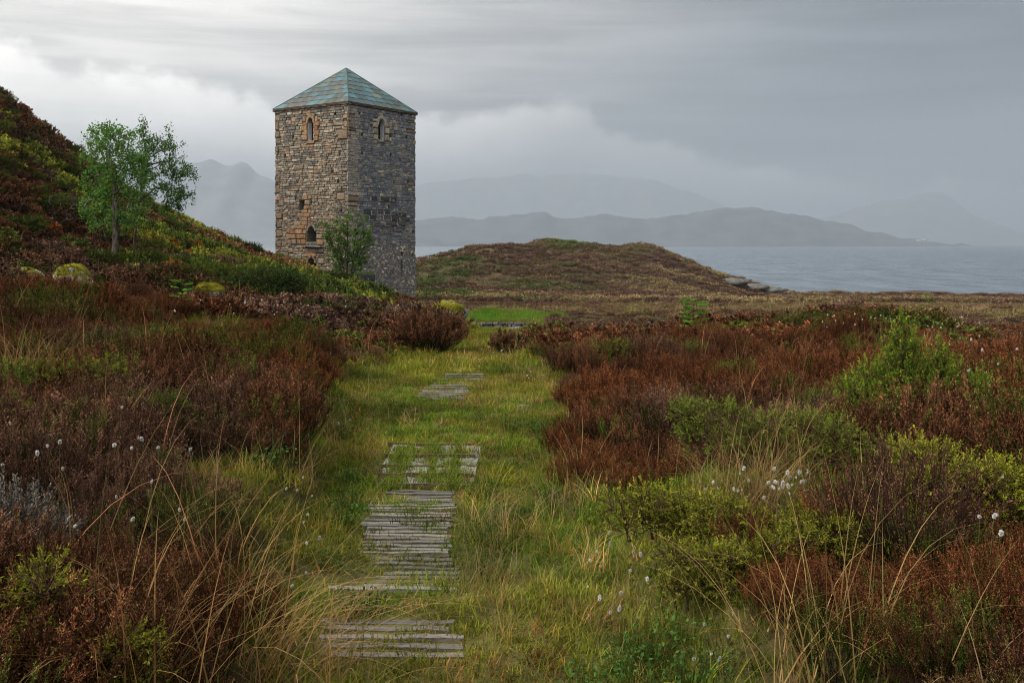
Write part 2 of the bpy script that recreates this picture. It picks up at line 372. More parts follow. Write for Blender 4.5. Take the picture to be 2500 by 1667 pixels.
M_NEEDLE = foliage_mat('juniper_needles', False, .12, .85, .06)
M_WOOL = foliage_mat('cotton_wool', False, .4, .9, .05)

def bark_mat():
    m, t, b, out = new_mat('bark')
    tc = t.node('ShaderNodeTexCoord').outputs['Object']
    n = t.noise(t.mapping(tc, (9, 9, 3)), 2.0, 5, .65)
    c = t.mix(t.mr(n, .35, .65), (.035, .028, .022, 1), (.20, .18, .16, 1))
    c = t.mix(1.0, c, t.node('ShaderNodeObjectInfo').outputs['Color'], 'MULTIPLY')
    t.set(b, 'Base Color', c); t.set(b, 'Roughness', .9)
    bp = t.node('ShaderNodeBump'); t.set(bp, 'Height', n); t.set(bp, 'Distance', .01); t.l.new(bp.outputs[0], b.inputs['Normal'])
    return m
M_BARK = bark_mat()

def stone_mat(name, single):
    m, t, b, out = new_mat(name)
    g = t.node('ShaderNodeNewGeometry').outputs['Position']
    c = t.node('ShaderNodeObjectInfo').outputs['Color'] if single else attr(t, 'col')
    n1 = t.noise(g, 9.0, 6, .65); n2 = t.noise(g, 2.2, 4, .6); n3 = t.noise(g, 26.0, 3, .6)
    hv = t.node('ShaderNodeHueSaturation'); t.l.new(c, hv.inputs['Color']); t.l.new(t.mr(n1, .3, .7, .62, 1.35), hv.inputs['Value'])
    c = hv.outputs[0]
    c = t.mix(t.math('MULTIPLY', t.mr(n2, .52, .72), .5), c, (.055, .052, .045, 1))      # weather stain
    c = t.mix(t.math('MULTIPLY', t.mr(n3, .66, .72), .45), c, (.42, .41, .37, 1))        # lichen specks
    t.set(b, 'Base Color', c); t.set(b, 'Roughness', .88)
    bp = t.node('ShaderNodeBump'); t.set(bp, 'Height', n1); t.set(bp, 'Strength', .7); t.set(bp, 'Distance', .04); t.l.new(bp.outputs[0], b.inputs['Normal'])
    return m
M_STONE = stone_mat('stone_masonry', False); M_STONE1 = stone_mat('stone_block', True)

def simple_mat(name, c0, c1, scale, rough=.85, bump=.02, stretch=(1, 1, 1), metal=0.0, useobj=False):
    m, t, b, out = new_mat(name)
    tc = t.node('ShaderNodeNewGeometry').outputs['Position']
    n = t.noise(t.mapping(tc, stretch), scale, 6, .62)
    c = t.mix(t.mr(n, .32, .68), (*c0, 1), (*c1, 1))
    if useobj: c = t.mix(1.0, c, t.node('ShaderNodeObjectInfo').outputs['Color'], 'MULTIPLY')
    t.set(b, 'Base Color', c); t.set(b, 'Roughness', rough); t.set(b, 'Metallic', metal)
    if bump:
        bp = t.node('ShaderNodeBump'); t.set(bp, 'Height', n); t.set(bp, 'Distance', bump); t.set(bp, 'Strength', .8); t.l.new(bp.outputs[0], b.inputs['Normal'])
    return m
M_MORTAR = simple_mat('mortar', (.09, .085, .075), (.20, .185, .155), 7, .95, .03)
M_WOOD = simple_mat('weathered_wood', (.17, .165, .155), (.40, .39, .375), 5, .85, .004, (3, 40, 20), useobj=True)
M_MOSS = simple_mat('moss', (.10, .105, .01), (.24, .21, .015), 6, .95, .02, useobj=True)
M_ROCK = simple_mat('rock', (.13, .13, .125), (.34, .335, .32), 3, .9, .05, useobj=True)
M_GLASS, _t, _b, _ = new_mat('window_glass'); _t.set(_b, 'Base Color', (.008, .009, .012)); _t.set(_b, 'Roughness', .3); _t.set(_b, 'Specular IOR Level', .15)
M_FRAME = simple_mat('pale_window_frame', (.42, .42, .44), (.55, .55, .56), 5, .7, 0)
M_FASCIA = simple_mat('eave_board', (.05, .035, .025), (.16, .09, .05), 6, .85, .01, (6, 6, 1))

def copper_mat():
    m, t, b, out = new_mat('verdigris_copper')
    g = t.node('ShaderNodeTexCoord').outputs['Object']
    oc = t.node('ShaderNodeObjectInfo').outputs['Color']
    st = t.noise(t.mapping(g, (7.0, .45, .45)), 1.6, 5, .62)
    st2 = t.noise(t.mapping(g, (16.0, .5, .5), (3, 1, 2)), 1.5, 4, .6)
    c = t.mix(t.mr(st, .54, .68), oc, (.20, .32, .24, 1))
    c = t.mix(t.math('MULTIPLY', t.mr(st2, .5, .66), .75), c, (.055, .055, .05, 1))
    t.set(b, 'Base Color', c); t.set(b, 'Roughness', .62); t.set(b, 'Specular IOR Level', .35)
    return m
M_COPPER = copper_mat()

def ground_mat():
    m, t, b, out = new_mat('moorland_ground')
    g = t.node('ShaderNodeNewGeometry').outputs['Position']
    c = attr(t, 'col')
    n = t.noise(g, 3.5, 7, .65); n2 = t.noise(g, .35, 6, .6)
    hv = t.node('ShaderNodeHueSaturation'); t.l.new(c, hv.inputs['Color']); t.l.new(t.mr(n, .3, .7, .55, 1.4), hv.inputs['Value'])
    c = t.mix(t.math('MULTIPLY', t.mr(n2, .5, .62), .35), hv.outputs[0], (.09, .085, .035, 1))
    t.set(b, 'Base Color', c); t.set(b, 'Roughness', .95); t.set(b, 'Specular IOR Level', .1)
    bp = t.node('ShaderNodeBump'); t.set(bp, 'Height', n); t.set(bp, 'Distance', .12); t.l.new(bp.outputs[0], b.inputs['Normal'])
    return m
M_GROUND = ground_mat()

def water_mat():
    m, t, b, out = new_mat('sea_water')
    g = t.node('ShaderNodeNewGeometry').outputs['Position']
    a = t.noise(t.mapping(g, (.10, .16, 1)), 1.0, 6, .62)
    c = t.noise(t.mapping(g, (.012, .035, 1)), 1.0, 4, .6)
    big = t.noise(t.mapping(g, (.0012, .006, 1)), 1.0, 4, .6)
    caps = t.math('MULTIPLY', t.mr(t.noise(t.mapping(g, (.045, .11, 1), (9, 4, 0)), 1.0, 5, .6), .70, .735), t.mr(big, .45, .6))
    foam = caps
    med = t.noise(t.mapping(g, (.11, .02, 1), (3, 8, 0)), 1.0, 6, .72)
    col = t.mix(t.mr(med, .36, .64), (.006, .026, .052, 1), (.12, .18, .235, 1))  # light and dark wave reflections painted into the water colour as ripples
    col = t.mix(t.math('MULTIPLY', t.mr(big, .4, .6), .35), col, (.11, .14, .165, 1))
    col = t.mix(foam, col, (.55, .58, .6, 1))
    t.set(b, 'Base Color', col); t.set(b, 'Specular IOR Level', .5)
    t.set(b, 'Roughness', t.mr(foam, 0, 1, .22, .9, False))
    bp = t.node('ShaderNodeBump'); t.set(bp, 'Height', t.math('ADD', t.math('MULTIPLY', a, .55), t.math('MULTIPLY', c, 2.2))); t.set(bp, 'Distance', 2.2); t.set(bp, 'Strength', 1.0)
    t.l.new(bp.outputs[0], b.inputs['Normal'])
    return m
M_WATER = water_mat()

# ---------------------------------------------------------------- ground sheet
def rock_m(X, Y):
    """bare rock at the seaward foot of the knoll"""
    u = X / np.maximum(Y, 3) * F + 1250
    z = hgrid(X, Y)
    return sstep(1790, 1850, u + (fbm(X * .15, Y * .15, 91, 3) - .5) * 90) * sstep(2000, 1950, u) * sstep(205, 222, Y) * (z > -14)
def build_ground():
    t = np.linspace(0, 1, 430); D = 4.2 * (440 / 4.2) ** t; Yr = D - 8
    s = np.linspace(-.92, .92, 420)
    X = D[:, None] * s[None, :]; Y = np.repeat(Yr[:, None], len(s), 1)
    Z = ground_h(X, Y)
    V = np.stack([X, Y, Z], -1).reshape(-1, 3)
    nr, nc = X.shape; i = np.arange(nr - 1)[:, None] * nc + np.arange(nc - 1)[None, :]
    Q = np.stack([i, i + 1, i + nc + 1, i + nc], -1).reshape(-1, 4)
    pm = np.maximum(path_m(X, Y), pocket_m(X, Y) * .8)[..., None]
    n = fbm(X * .9, Y * .9, 61, 4)[..., None]
    peat = np.array([.035, .022, .014]); grassc = np.array([.075, .085, .02]) * (1 - n) + np.array([.14, .115, .04]) * n
    far = sstep(35, 70, Y)[..., None]
    nf = sstep(.38, .62, fbm(X * .05, Y * .11, 71, 5))[..., None]; nf2 = sstep(.52, .66, fbm(X * .09 + 7, Y * .2, 72, 4))[..., None]
    hb = np.array([.058, .034, .026]); st = np.array([.115, .085, .045]); gr = np.array([.06, .075, .02])
    farc = hb * (1 - nf * .75) + st * nf * .75; farc = farc * (1 - nf2 * .55) + gr * nf2 * .55
    C = peat * (1 - pm) + grassc * pm
    C = C * (1 - far) + farc * far
    rk = rock_m(X, Y)[..., None]; C = C * (1 - rk) + np.array([.26, .26, .25]) * rk
    shore = (sstep(-12.2, -12.9, Z))[..., None]; C = C * (1 - shore) + np.array([.10, .10, .095]) * shore
    me = make_mesh('ground', V, Q, None, C.reshape(-1, 3), [M_GROUND], True)
    return obj('ground', me, kind='structure', label='moorland ground sloping from the path to the sea')
build_ground()

def build_sea():
    g = Geo(); d = 42000
    g.add([[-d, 60, SEA], [d, 60, SEA], [d, 30000, SEA], [-d, 30000, SEA]], [[0, 1, 2, 3]], None)
    obj('sea', g.mesh('sea', [M_WATER]), kind='structure', label='grey blue sea ruffled by the wind')
build_sea()

# ---------------------------------------------------------------- far mountains
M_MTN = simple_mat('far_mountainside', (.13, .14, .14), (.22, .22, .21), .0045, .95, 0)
M_HEAD = simple_mat('headland_slopes', (.05, .06, .068), (.10, .11, .112), .006, .95, 0)
def mountain(name, sil, D, depth, seed, label):
    px = np.arange(sil[0][0], sil[-1][0] + 1, 6.0); py = np.interp(px, [a for a, _ in sil], [b for _, b in sil])
    py = py - (fbm(px / 40, px * 0, seed, 4) - .5) * np.clip((600 - py) * .22, 0, 16)
    top = np.maximum((HZ - py) / F * D, SEA - 5)
    prof = [(-depth, 0), (-.75 * depth, .22), (-.5 * depth, .48), (-.25 * depth, .78), (-.1 * depth, .93), (0, 1), (.15 * depth, .9), (.6 * depth, .4), (depth, 0)]
    V = []
    for k, (dy, f) in enumerate(prof):
        nz = (fbm(px / 30 + k * 1.7, px * 0 + k * .9, seed + 9, 3) - .5) * .03 * f * (1 - f) * 2
        z = SEA - 6 + (top - SEA + 6) * np.clip(f + nz, 0, 1)
        Yk = np.full_like(px, D + dy) + (fbm(px / 50, px * 0 + 3, seed + 4, 3) - .5) * depth * (.02 if k else .3)
        V.append(np.stack([(px - 1250) / F * D * (1 + .0 * px), Yk, z], -1))
    V = np.concatenate(V); n = len(px); i = np.arange(len(prof) - 1)[:, None] * n + np.arange(n - 1)[None, :]
    Q = np.stack([i, i + 1, i + n + 1, i + n], -1).reshape(-1, 4)
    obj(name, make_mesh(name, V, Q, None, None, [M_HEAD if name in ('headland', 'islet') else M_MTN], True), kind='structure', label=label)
mountain('headland', [(900, 600), (960, 560), (1030, 536), (1100, 528), (1180, 534), (1250, 524), (1330, 520), (1380, 532), (1460, 525), (1540, 528), (1600, 536), (1680, 522), (1760, 510), (1810, 506),
         (1870, 513), (1950, 526), (2030, 541), (2080, 550), (2110, 565), (2150, 567), (2180, 579), (2230, 582), (2262, 588), (2290, 600)], 7000, 700, 3, 'low rounded headland across the water below the clouds')
mountain('islet', [(2310, 602), (2330, 597), (2345, 593), (2360, 596), (2380, 602)], 7600, 90, 5, 'tiny islet off the tip of the far headland')
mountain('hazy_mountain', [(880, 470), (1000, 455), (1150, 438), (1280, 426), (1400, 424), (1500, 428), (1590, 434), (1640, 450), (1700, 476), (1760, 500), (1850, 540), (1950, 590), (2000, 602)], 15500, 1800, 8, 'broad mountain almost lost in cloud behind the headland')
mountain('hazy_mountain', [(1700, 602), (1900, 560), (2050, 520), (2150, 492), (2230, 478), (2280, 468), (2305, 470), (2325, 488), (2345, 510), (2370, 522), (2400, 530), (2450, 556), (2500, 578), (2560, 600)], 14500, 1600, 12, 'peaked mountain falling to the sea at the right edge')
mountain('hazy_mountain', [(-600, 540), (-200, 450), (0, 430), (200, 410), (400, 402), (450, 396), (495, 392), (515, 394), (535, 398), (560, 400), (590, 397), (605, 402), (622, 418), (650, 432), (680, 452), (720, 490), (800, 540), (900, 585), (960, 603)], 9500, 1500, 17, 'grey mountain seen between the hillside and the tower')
def far_house(px, py, w, h, label):
    D = 6380; p = at(px, py, D); g = Geo()
    box_geo(g, (-w / 2, -6, 0), (w / 2, 6, h), (.75, .75, .74))
    g.add([[-w / 2 - 1, -7, h], [w / 2 + 1, -7, h], [w / 2 + 1, 7, h], [-w / 2 - 1, 7, h], [-w / 2 - 1, 0, h + 6], [w / 2 + 1, 0, h + 6]], [[0, 1, 5, 4], [2, 3, 4, 5]], [[0, 4, 3], [1, 2, 5]], (.2, .19, .18))
    m, t, b, o_ = new_mat('far_house_paint'); t.set(b, 'Base Color', attr(t, 'col'))
    t_ = thing('far_house', label, 'house', p, 'houses on the far headland'); obj('house_body', g.mesh('far_house', [m]), t_)
for a, b_, w, h, lb in [(2243, 589, 18, 11, 'leftmost of three tiny white houses on the far headland tip'), (2256, 587, 26, 15, 'largest of three tiny white houses on the far headland tip'), (2267, 590, 16, 10, 'rightmost of three tiny white houses on the far headland tip')]:
    far_house(a, b_, w, h, lb)

# ---------------------------------------------------------------- the stone tower
TC = np.array([-12.02, 73.0]); TH = math.radians(34.1); TS = 7.7; TZ0, TZ1 = -6.0, 10.30
def tower():
    r = random.Random(4)
    root = thing('stone_tower', 'square medieval stone tower with green copper pyramid roof above the moor', 'tower', (TC[0] + 3.85 * (math.sin(TH) - math.cos(TH)), TC[1] + 3.85 * (math.sin(TH) + math.cos(TH)), TZ0))
    off = np.array(root.location)
    lt = np.array([-math.cos(TH), math.sin(TH), 0]); rt = np.array([math.sin(TH), math.cos(TH), 0])
    ln = np.array([-math.sin(TH), -math.cos(TH), 0]); rn = np.array([math.cos(TH), -math.sin(TH), 0])
    C0 = np.array([TC[0], TC[1], 0.0])
    # faces: origin, direction along a (0..TS, left to right as seen from outside), outward normal
    faces = {'L': (C0 + lt * TS, -lt, ln), 'R': (C0, rt, rn), 'BL': (C0 + lt * TS + rt * TS, -rt, -rn), 'BR': (C0 + rt * TS, lt, -ln)}
    def P(f, a, d, h):
        o, t, n = faces[f]; return o + t * a + n * d + np.array([0, 0, h]) - off
    def ah(f, px, py):
        """face coordinates of a photo pixel on the face plane"""
        o, t, n = faces[f]; dr = np.array([(px - 1250) / F, 1, (HZ - py) / F]); k = o.dot(n) / dr.dot(n); q = dr * k
        return float((q - o).dot(t)), float(q[2])
    def rect(f, x0, y0, x1, y1):
        a0, h1 = ah(f, x0, y0); a1, h0 = ah(f, x1, y1); return (a0, h0, a1, h1)
    SAND = [(.36, .23, .12), (.40, .27, .15), (.33, .20, .10), (.38, .25, .15)]
    ORNG = [(.33, .185, .095), (.29, .155, .08), (.35, .215, .12), (.29, .195, .125)]
    holes = {'L': [], 'R': [], 'BL': [], 'BR': []}      # rect, depth
    specials = {'L': [], 'R': [], 'BL': [], 'BR': []}   # rect, colour, protrusion
    SM = bpy.data.meshes.new('core')
    # windows
    winL = rect('L', 751.5, 288, 764.5, 345); winR = rect('R', 924, 289, 938.5, 344)
    holes['L'] += [(winL, .55), (rect('L', 749, 552, 772, 590), 1.6), (rect('L', 748, 629, 772, 652), 1.8), (rect('L', 731, 489, 743, 513), 1.2), (rect('L', 757, 490, 761, 500), .35)]
    holes['R'] += [(winR, .55), (rect('R', 980.3, 637, 983.6, 666), .5)]
    for f, pts in {'L': [(817.5, 279), (696, 380), (829, 375), (825, 443), (832, 514), (812, 420), (716, 333), (676, 634), (830, 329)],
                   'R': [(878, 277.5), (981, 280), (885, 328.5), (993, 334), (954, 333), (829 + 56, 375), (955, 378), (997, 443), (950, 505), (982, 620), (1008, 622), (1009, 566)]}.items():
        for (x, y) in pts:
            holes[f].append((rect(f, x - 2.4, y - 3.6, x + 2.4, y + 3.6), .9))
    S = specials['L']
    for q in [(738, 284, 748, 298), (769, 284, 776, 297), (739, 300, 750.5, 310), (736, 309, 749.5, 319), (741, 319, 750.5, 331), (738, 330, 750, 343), (766, 298, 781, 308), (766, 308, 776, 320), (766, 319, 780, 332), (766, 332, 778, 344), (748, 346, 768, 350)]:
        S.append((rect('L', *q), r.choice(ORNG + SAND), .05))
    for q in [(670, 281, 684, 296), (671, 298, 681, 318), (671, 322, 683, 336), (672, 338, 686, 352), (671.5, 357, 680, 371), (673, 430, 684, 446), (674, 452, 682, 470), (680, 488, 694, 504), (674, 520, 690, 534), (675, 540, 688, 556), (674, 562, 690, 578), (676, 588, 688, 604)]:
        S.append((rect('L', *q), r.choice([(.25, .20, .14), (.22, .18, .13), (.26, .19, .12)]), r.uniform(0, .07)))
    SAND = [(.29, .215, .14), (.32, .245, .165), (.27, .19, .12), (.30, .22, .15)]
    for q in [(838, 281, 849, 289), (840, 297, 849, 310), (820, 319, 849, 330), (836, 312, 849, 318), (822, 472, 842, 489), (826, 330, 849, 338)]:
        S.append((rect('L', *q), r.choice(SAND), .06))
    # orange ashlar repair around the arch
    ys = [503, 512, 521, 531, 541, 551, 560, 572, 584, 597]
    for k, (y0, y1) in enumerate(zip(ys[:-1], ys[1:])):
        x = [742, 738, 724, 736, 718, 712, 706, 705, 712][k]; xe = [758, 760, 757, 760, 752, 750, 748, 748, 748][k]
        while x < xe - 4:
            w = r.uniform(9, 19); x2 = min(x + w, xe)
            if xe - x2 < 5: x2 = xe
            S.append((rect('L', x, y0 + .4, x2 - .5, y1 - .4), r.choice(ORNG + SAND[:2]), r.uniform(.01, .10))); x = x2
    for q in [(737, 478, 752, 488), (744, 489, 756, 500), (744, 501, 756, 510), (773, 572, 788, 583), (773, 585, 790, 598), (746, 606, 775, 617), (745, 617, 772, 627), (704, 606, 716, 617), (775, 606, 790, 617), (776, 630, 792, 644), (700, 630, 716, 645), (722, 632, 744, 646)]:
        S.append((rect('L', *q), r.choice(ORNG + SAND), .05))
    points = []
    S = specials['R']
    for q in [(911, 290, 922, 297), (904, 298, 913, 304), (911, 298, 923, 313), (911, 313, 923, 328), (912, 328, 923, 343), (940.5, 297, 949, 312), (940.5, 312, 951, 328), (940.5, 329, 950, 345), (950, 299, 957, 310), (902, 337, 911, 342), (951, 336, 955, 346), (921, 345, 943, 349)]:
        S.append((rect('R', *q), r.choice([(.42, .37, .27), (.46, .41, .30), (.40, .32, .20), (.48, .45, .38)]), .05))
    for q in [(850, 281, 867, 288), (850, 297, 858, 312), (850, 314, 870, 319), (850, 320, 857, 331), (992, 318, 1015, 326), (997, 296, 1014, 301), (1008, 343, 1015, 354), (850, 480, 876, 492), (850, 494, 872, 503), (995, 446, 1008, 453)]:
        S.append((rect('R', *q), r.choice(SAND + [(.30, .22, .15)]), .05))
    GY = [(.075, .080, .088), (.095, .10, .105), (.12, .12, .12), (.065, .072, .085), (.14, .135, .125)]
    for q in [(905, 480, 921, 492), (928, 481, 951, 492), (952, 483, 968, 492), (889, 512, 906, 524), (906, 513, 920, 525), (922, 514, 936, 525), (938, 516, 952, 525), (954, 518, 972, 525), (974, 520, 992, 528), (886, 527, 900, 536), (902, 527, 918, 537), (936, 527, 952, 537), (955, 529, 974, 540), (976, 531, 1000, 540), (940, 540, 968, 552), (970, 540, 990, 552), (905, 548, 930, 556), (932, 554, 962, 562), (964, 553, 988, 562)]:
        S.append((rect('R', *q), r.choice(GY), .05)); points.append(rect('R', *q))
    # ---- cores with openings
    g = Geo(); gd = Geo(); d0 = -.07
    for f in faces:
        hs = [h for h, _ in holes[f]]
        A = sorted({0.0, TS, *[v for h in hs for v in (h[0], h[2])]}); H = sorted({TZ0, TZ1 - .02, *[v for h in hs for v in (h[1], h[3])]})
        A = [a for a in A if 0 <= a <= TS]
        for a0, a1 in zip(A[:-1], A[1:]):
            for h0, h1 in zip(H[:-1], H[1:]):
                ca, ch = (a0 + a1) / 2, (h0 + h1) / 2
                if any(h[0] < ca < h[2] and h[1] < ch < h[3] for h in hs): continue
                e0 = -d0 if a0 == 0 else a0; e1 = TS + d0 if a1 == TS else a1
                g.add([P(f, e0, d0, h0), P(f, e1, d0, h0), P(f, e1, d0, h1), P(f, e0, d0, h1)], [[0, 1, 2, 3]])
        for (a0, h0, a1, h1), dp in holes[f]:
            Vv = [P(f, a0, d0, h0), P(f, a1, d0, h0), P(f, a1, d0, h1), P(f, a0, d0, h1), P(f, a0, -dp, h0), P(f, a1, -dp, h0), P(f, a1, -dp, h1), P(f, a0, -dp, h1)]
            g.add(Vv, [[0, 1, 5, 4], [1, 2, 6, 5], [2, 3, 7, 6], [3, 0, 4, 7], [4, 5, 6, 7]])
    top = [P('L', .07, d0, TZ1 - .02), P('R', .07, d0, TZ1 - .02), P('BR', .07, d0, TZ1 - .02), P('BL', .07, d0, TZ1 - .02)]
    g.add(top, [[0, 1, 2, 3]])
    obj('wall_core', g.mesh('wall_core', [M_MORTAR]), root)
    # ---- masonry
    def stone_color(f, a, h):
        n = fbm(np.array([a * .7]), np.array([h * .9]), 101 if f == 'L' else 102, 3)[0]
        v = r.uniform(.8, 1.22)
        if f in ('L', 'BL'):
            u = r.random()
            if n > .58 and u < .5: c = (.165, .15, .13)
            elif u < .45: c = (.235, .195, .145)
            elif u < .62: c = (.30, .25, .185)
            elif u < .74: c = (.31, .20, .125)
            elif u < .84: c = (.165, .155, .14)
            else: c = (.36, .32, .25)
            if h > 8.8 and u < .5: c = (.16, .145, .12)
            if a > TS * .86 and 2 < h < 8: c = tuple(.6 * x + .4 * y for x, y in zip(c, (.13, .125, .115)))
        else:
            u = r.random()
            if h > -.2:
                c = (.082, .088, .098) if u < .42 else (.105, .108, .112) if u < .7 else (.062, .07, .086) if u < .84 else (.15, .14, .12) if u < .94 else (.20, .175, .13)
                if a < TS * .16: c = tuple(.5 * x + .5 * y for x, y in zip(c, (.20, .175, .14)))
            else:
                c = (.10, .10, .10) if u < .45 else (.14, .132, .12) if u < .72 else (.075, .078, .082) if u < .86 else (.24, .19, .13) if u < .93 else (.36, .34, .30)
        k_ = 1.22 if f in ('L', 'BL') else 2.3
        return tuple(x * v * k_ for x in c)
    singles = []; merged = Geo()
    def stone_verts(f, a0, h0, a1, h1, pro, rough):
        w, hh = a1 - a0, h1 - h0; j = min(w, hh) * rough; b = min(w, hh) * (.16 + rough * .6)
        V = []
        # 8-gon-ish outline at the joint plane and an inset, bulging front
        outl = [(a0 + j * r.random(), h0 + j * r.random()), ((a0 + a1) / 2 + w * r.uniform(-.15, .15), h0 + j * .5 * r.random()), (a1 - j * r.random(), h0 + j * r.random()),
                (a1 - j * r.random(), h1 - j * r.random()), ((a0 + a1) / 2 + w * r.uniform(-.15, .15), h1 - j * .5 * r.random()), (a0 + j * r.random(), h1 - j * r.random())]
        ca, ch = (a0 + a1) / 2, (h0 + h1) / 2; tilt = r.uniform(-.25, .25) * rough
        for (x, y) in outl: V.append(P(f, x, -.09, y))
        for (x, y) in outl: V.append(P(f, x, pro - b * .45, y))
        for (x, y) in outl:
            xx = ca + (x - ca) * (1 - 2 * b / max(w, .01) * .55); yy = ch + (y - ch) * (1 - 2 * b / max(hh, .01) * .55)
            V.append(P(f, xx, pro + r.uniform(-.5, .5) * .02 + tilt * (y - ch) * .3, yy))
        Q = []
        for k in range(6):
            k2 = (k + 1) % 6; Q += [[k, k2, 6 + k2, 6 + k], [6 + k, 6 + k2, 12 + k2, 12 + k]]
        Q += [[12, 13, 16, 17], [13, 14, 15, 16]]
        return np.array(V), Q
    for f in faces:
        for (q, c, pro) in specials[f]:
            V, Q = stone_verts(f, q[0], q[1], q[2], q[3], pro, .10); v = r.uniform(.8, 1.15)
            singles.append((1e3, V, Q, tuple(x * v for x in c)))
        block = [h for h, _ in holes[f]] + [s[0] for s in specials[f]]
        h = TZ0 if f in ('L', 'R') else TZ0
        while h < TZ1 - .06:
            rough_zone = f in ('L', 'BL')
            big = f == 'R' and (h > -.2)
            ch = r.uniform(.09, .21) if not big else r.uniform(.09, .19) * (1.5 if h > 8 or 2.2 < h < 4.5 else 1)
            if f == 'L' and h > 8.0: ch = r.uniform(.12, .28)
            if f == 'L' and h < 3.2: ch = r.uniform(.07, .16)
            if f == 'R' and h < -.2: ch = r.uniform(.06, .12)
            if f in ('BL', 'BR'): ch = r.uniform(.2, .34)
            h1 = min(h + ch, TZ1)
            # free intervals of this course
            iv = [(0.0, TS)]
            for (b0, g0, b1, g1) in block:
                ov = min(h1, g1) - max(h, g0)
                if ov > .22 * min(ch, g1 - g0):
                    nv = []
                    for (s0, s1) in iv:
                        if b1 <= s0 or b0 >= s1: nv.append((s0, s1)); continue
                        if b0 - s0 > .03: nv.append((s0, b0))
                        if s1 - b1 > .03: nv.append((b1, s1))
                    iv = nv
            for (s0, s1) in iv:
                wav = .06 * (fbm(np.array([h * .55]), np.array([f == 'L' and 3.0 or 8.0]), 111, 3)[0] - .35)
                a = s0 - (r.uniform(-.03, .05) + wav * 1.2 if s0 == 0 else 0)
                end = s1 + (r.uniform(-.03, .05) + wav if s1 == TS else 0)
                while a < end - .02:
                    if f == 'R': w = r.uniform(.16, .62) if h > -.2 else r.uniform(.08, .24)
                    elif f == 'L': w = ch * r.uniform(1.1, 3.6)
                    else: w = r.uniform(.4, .9)
                    if (a == s0 or a < .05 or end - a < .8) and h > 0: w = max(w, .3)
                    a1 = min(a + w, end)
                    if end - a1 < .08: a1 = end
                    gap = .012; cc = stone_color(f, (a + a1) / 2, h)
                    wob = r.uniform(-.012, .012)
                    pro = r.uniform(-.03, .035) if f != 'R' else r.uniform(-.012, .018)
                    if f == 'L' and r.random() < .1: pro += .04
                    V, Q = stone_verts(f, a + gap * r.random(), h + gap * .5 + wob, a1 - gap, h1 - gap * .5 + wob, pro, .16 if f == 'L' else .07)
                    vis = f in ('L', 'R') and (h > -1.6 if f == 'L' else h > -3.8)
                    singles.append(((a1 - a) * ch if vis else 0, V, Q, cc)); a = a1
            h = h1
    singles.sort(key=lambda s: -s[0])
    for k, (ar, V, Q, c) in enumerate(singles):
        if k < 300:
            ctr = V.mean(0); me = make_mesh('stone', V - ctr, Q, None, None, [M_STONE1]); o = obj('stone', me, root); o.location = ctr; o.color = (*c, 1)
        else: merged.add(V, Q, None, c)
    obj('masonry', merged.mesh('masonry', [M_STONE]), root, kind='stuff')
    gpt = Geo()
    for (a0, h0, a1, h1) in points:
        for (x0, y0, x1, y1) in ((a0, h0 - .035, a1, h0 + .005), (a0 - .03, h0, a0 + .01, h1)):
            if r.random() < .8:
                e = r.uniform(.3, 1); x1 = x0 + (x1 - x0) * (e if x1 - x0 > .1 else 1)
                gpt.add([P('R', x, d, y) for d in (.052, -.05) for x, y in ((x0, y0), (x1, y0), (x1, y1), (x0, y1))], [[0, 1, 2, 3], [0, 4, 5, 1], [1, 5, 6, 2], [2, 6, 7, 3], [3, 7, 4, 0]], None, np.array([.40, .40, .39]) * r.uniform(.7, 1.2))
    for _ in range(26):
        a0, h0 = ah('R', r.uniform(905, 995), r.uniform(455, 560)); w, hh = r.uniform(.05, .14), r.uniform(.03, .16)
        gpt.add([P('R', x, d, y) for d in (.056, -.05) for x, y in ((a0, h0), (a0 + w, h0), (a0 + w * .9, h0 + hh), (a0, h0 + hh))], [[0, 1, 2, 3], [0, 4, 5, 1], [1, 5, 6, 2], [2, 6, 7, 3], [3, 7, 4, 0]], None, np.array([.42, .42, .41]) * r.uniform(.7, 1.2))
    obj('white_pointing', gpt.mesh('white_pointing', [M_STONE]), root, kind='stuff')
    # ---- window furniture
    def lancet(f, q, colr):
        a0, h0, a1, h1 = q; ca = (a0 + a1) / 2; w = (a1 - a0) / 2
        hd = w * 1.5; m_ = 8
        arc = [(ca - w * math.cos(math.pi * k / m_), h1 - hd + hd * math.sin(math.pi * k / m_) ** .85) for k in range(m_ + 1)]
        for half in (0, 1):
            ar = arc[:m_ // 2 + 1] if half == 0 else arc[m_ // 2:]
            ex = .17
            outer = [(a0 - ex, h1 - hd), (a0 - ex * .8, h1 - hd * .2), (a0 - ex * .2, h1 + .12), (ca - .1, h1 + .22), (ca, h1 + .24)] if half == 0 else [(ca, h1 + .24), (ca + .1, h1 + .22), (a1 + ex * .2, h1 + .12), (a1 + ex * .8, h1 - hd * .2), (a1 + ex, h1 - hd)]
            V = [P(f, x, .055, y) for x, y in ar] + [P(f, x, .05, y) for x, y in outer] + [P(f, x, -.5, y) for x, y in ar] + [P(f, x, -.09, y) for x, y in outer]
            n = len(ar); Q = []
            for k in range(n - 1):
                Q += [[k, k + 1, n + k + 1, n + k], [k, 2 * n + k, 2 * n + k + 1, k + 1], [n + k, n + k + 1, 3 * n + k + 1, 3 * n + k]]
            Q += [[0, n, 3 * n, 2 * n], [n - 1, 3 * n - 1, 4 * n - 1, 2 * n - 1]]
            o = obj('arch_stone', make_mesh('arch_stone', np.array(V), Q, None, None, [M_STONE1]), root); o.color = (*colr, 1)
        win = obj('window', None, root)
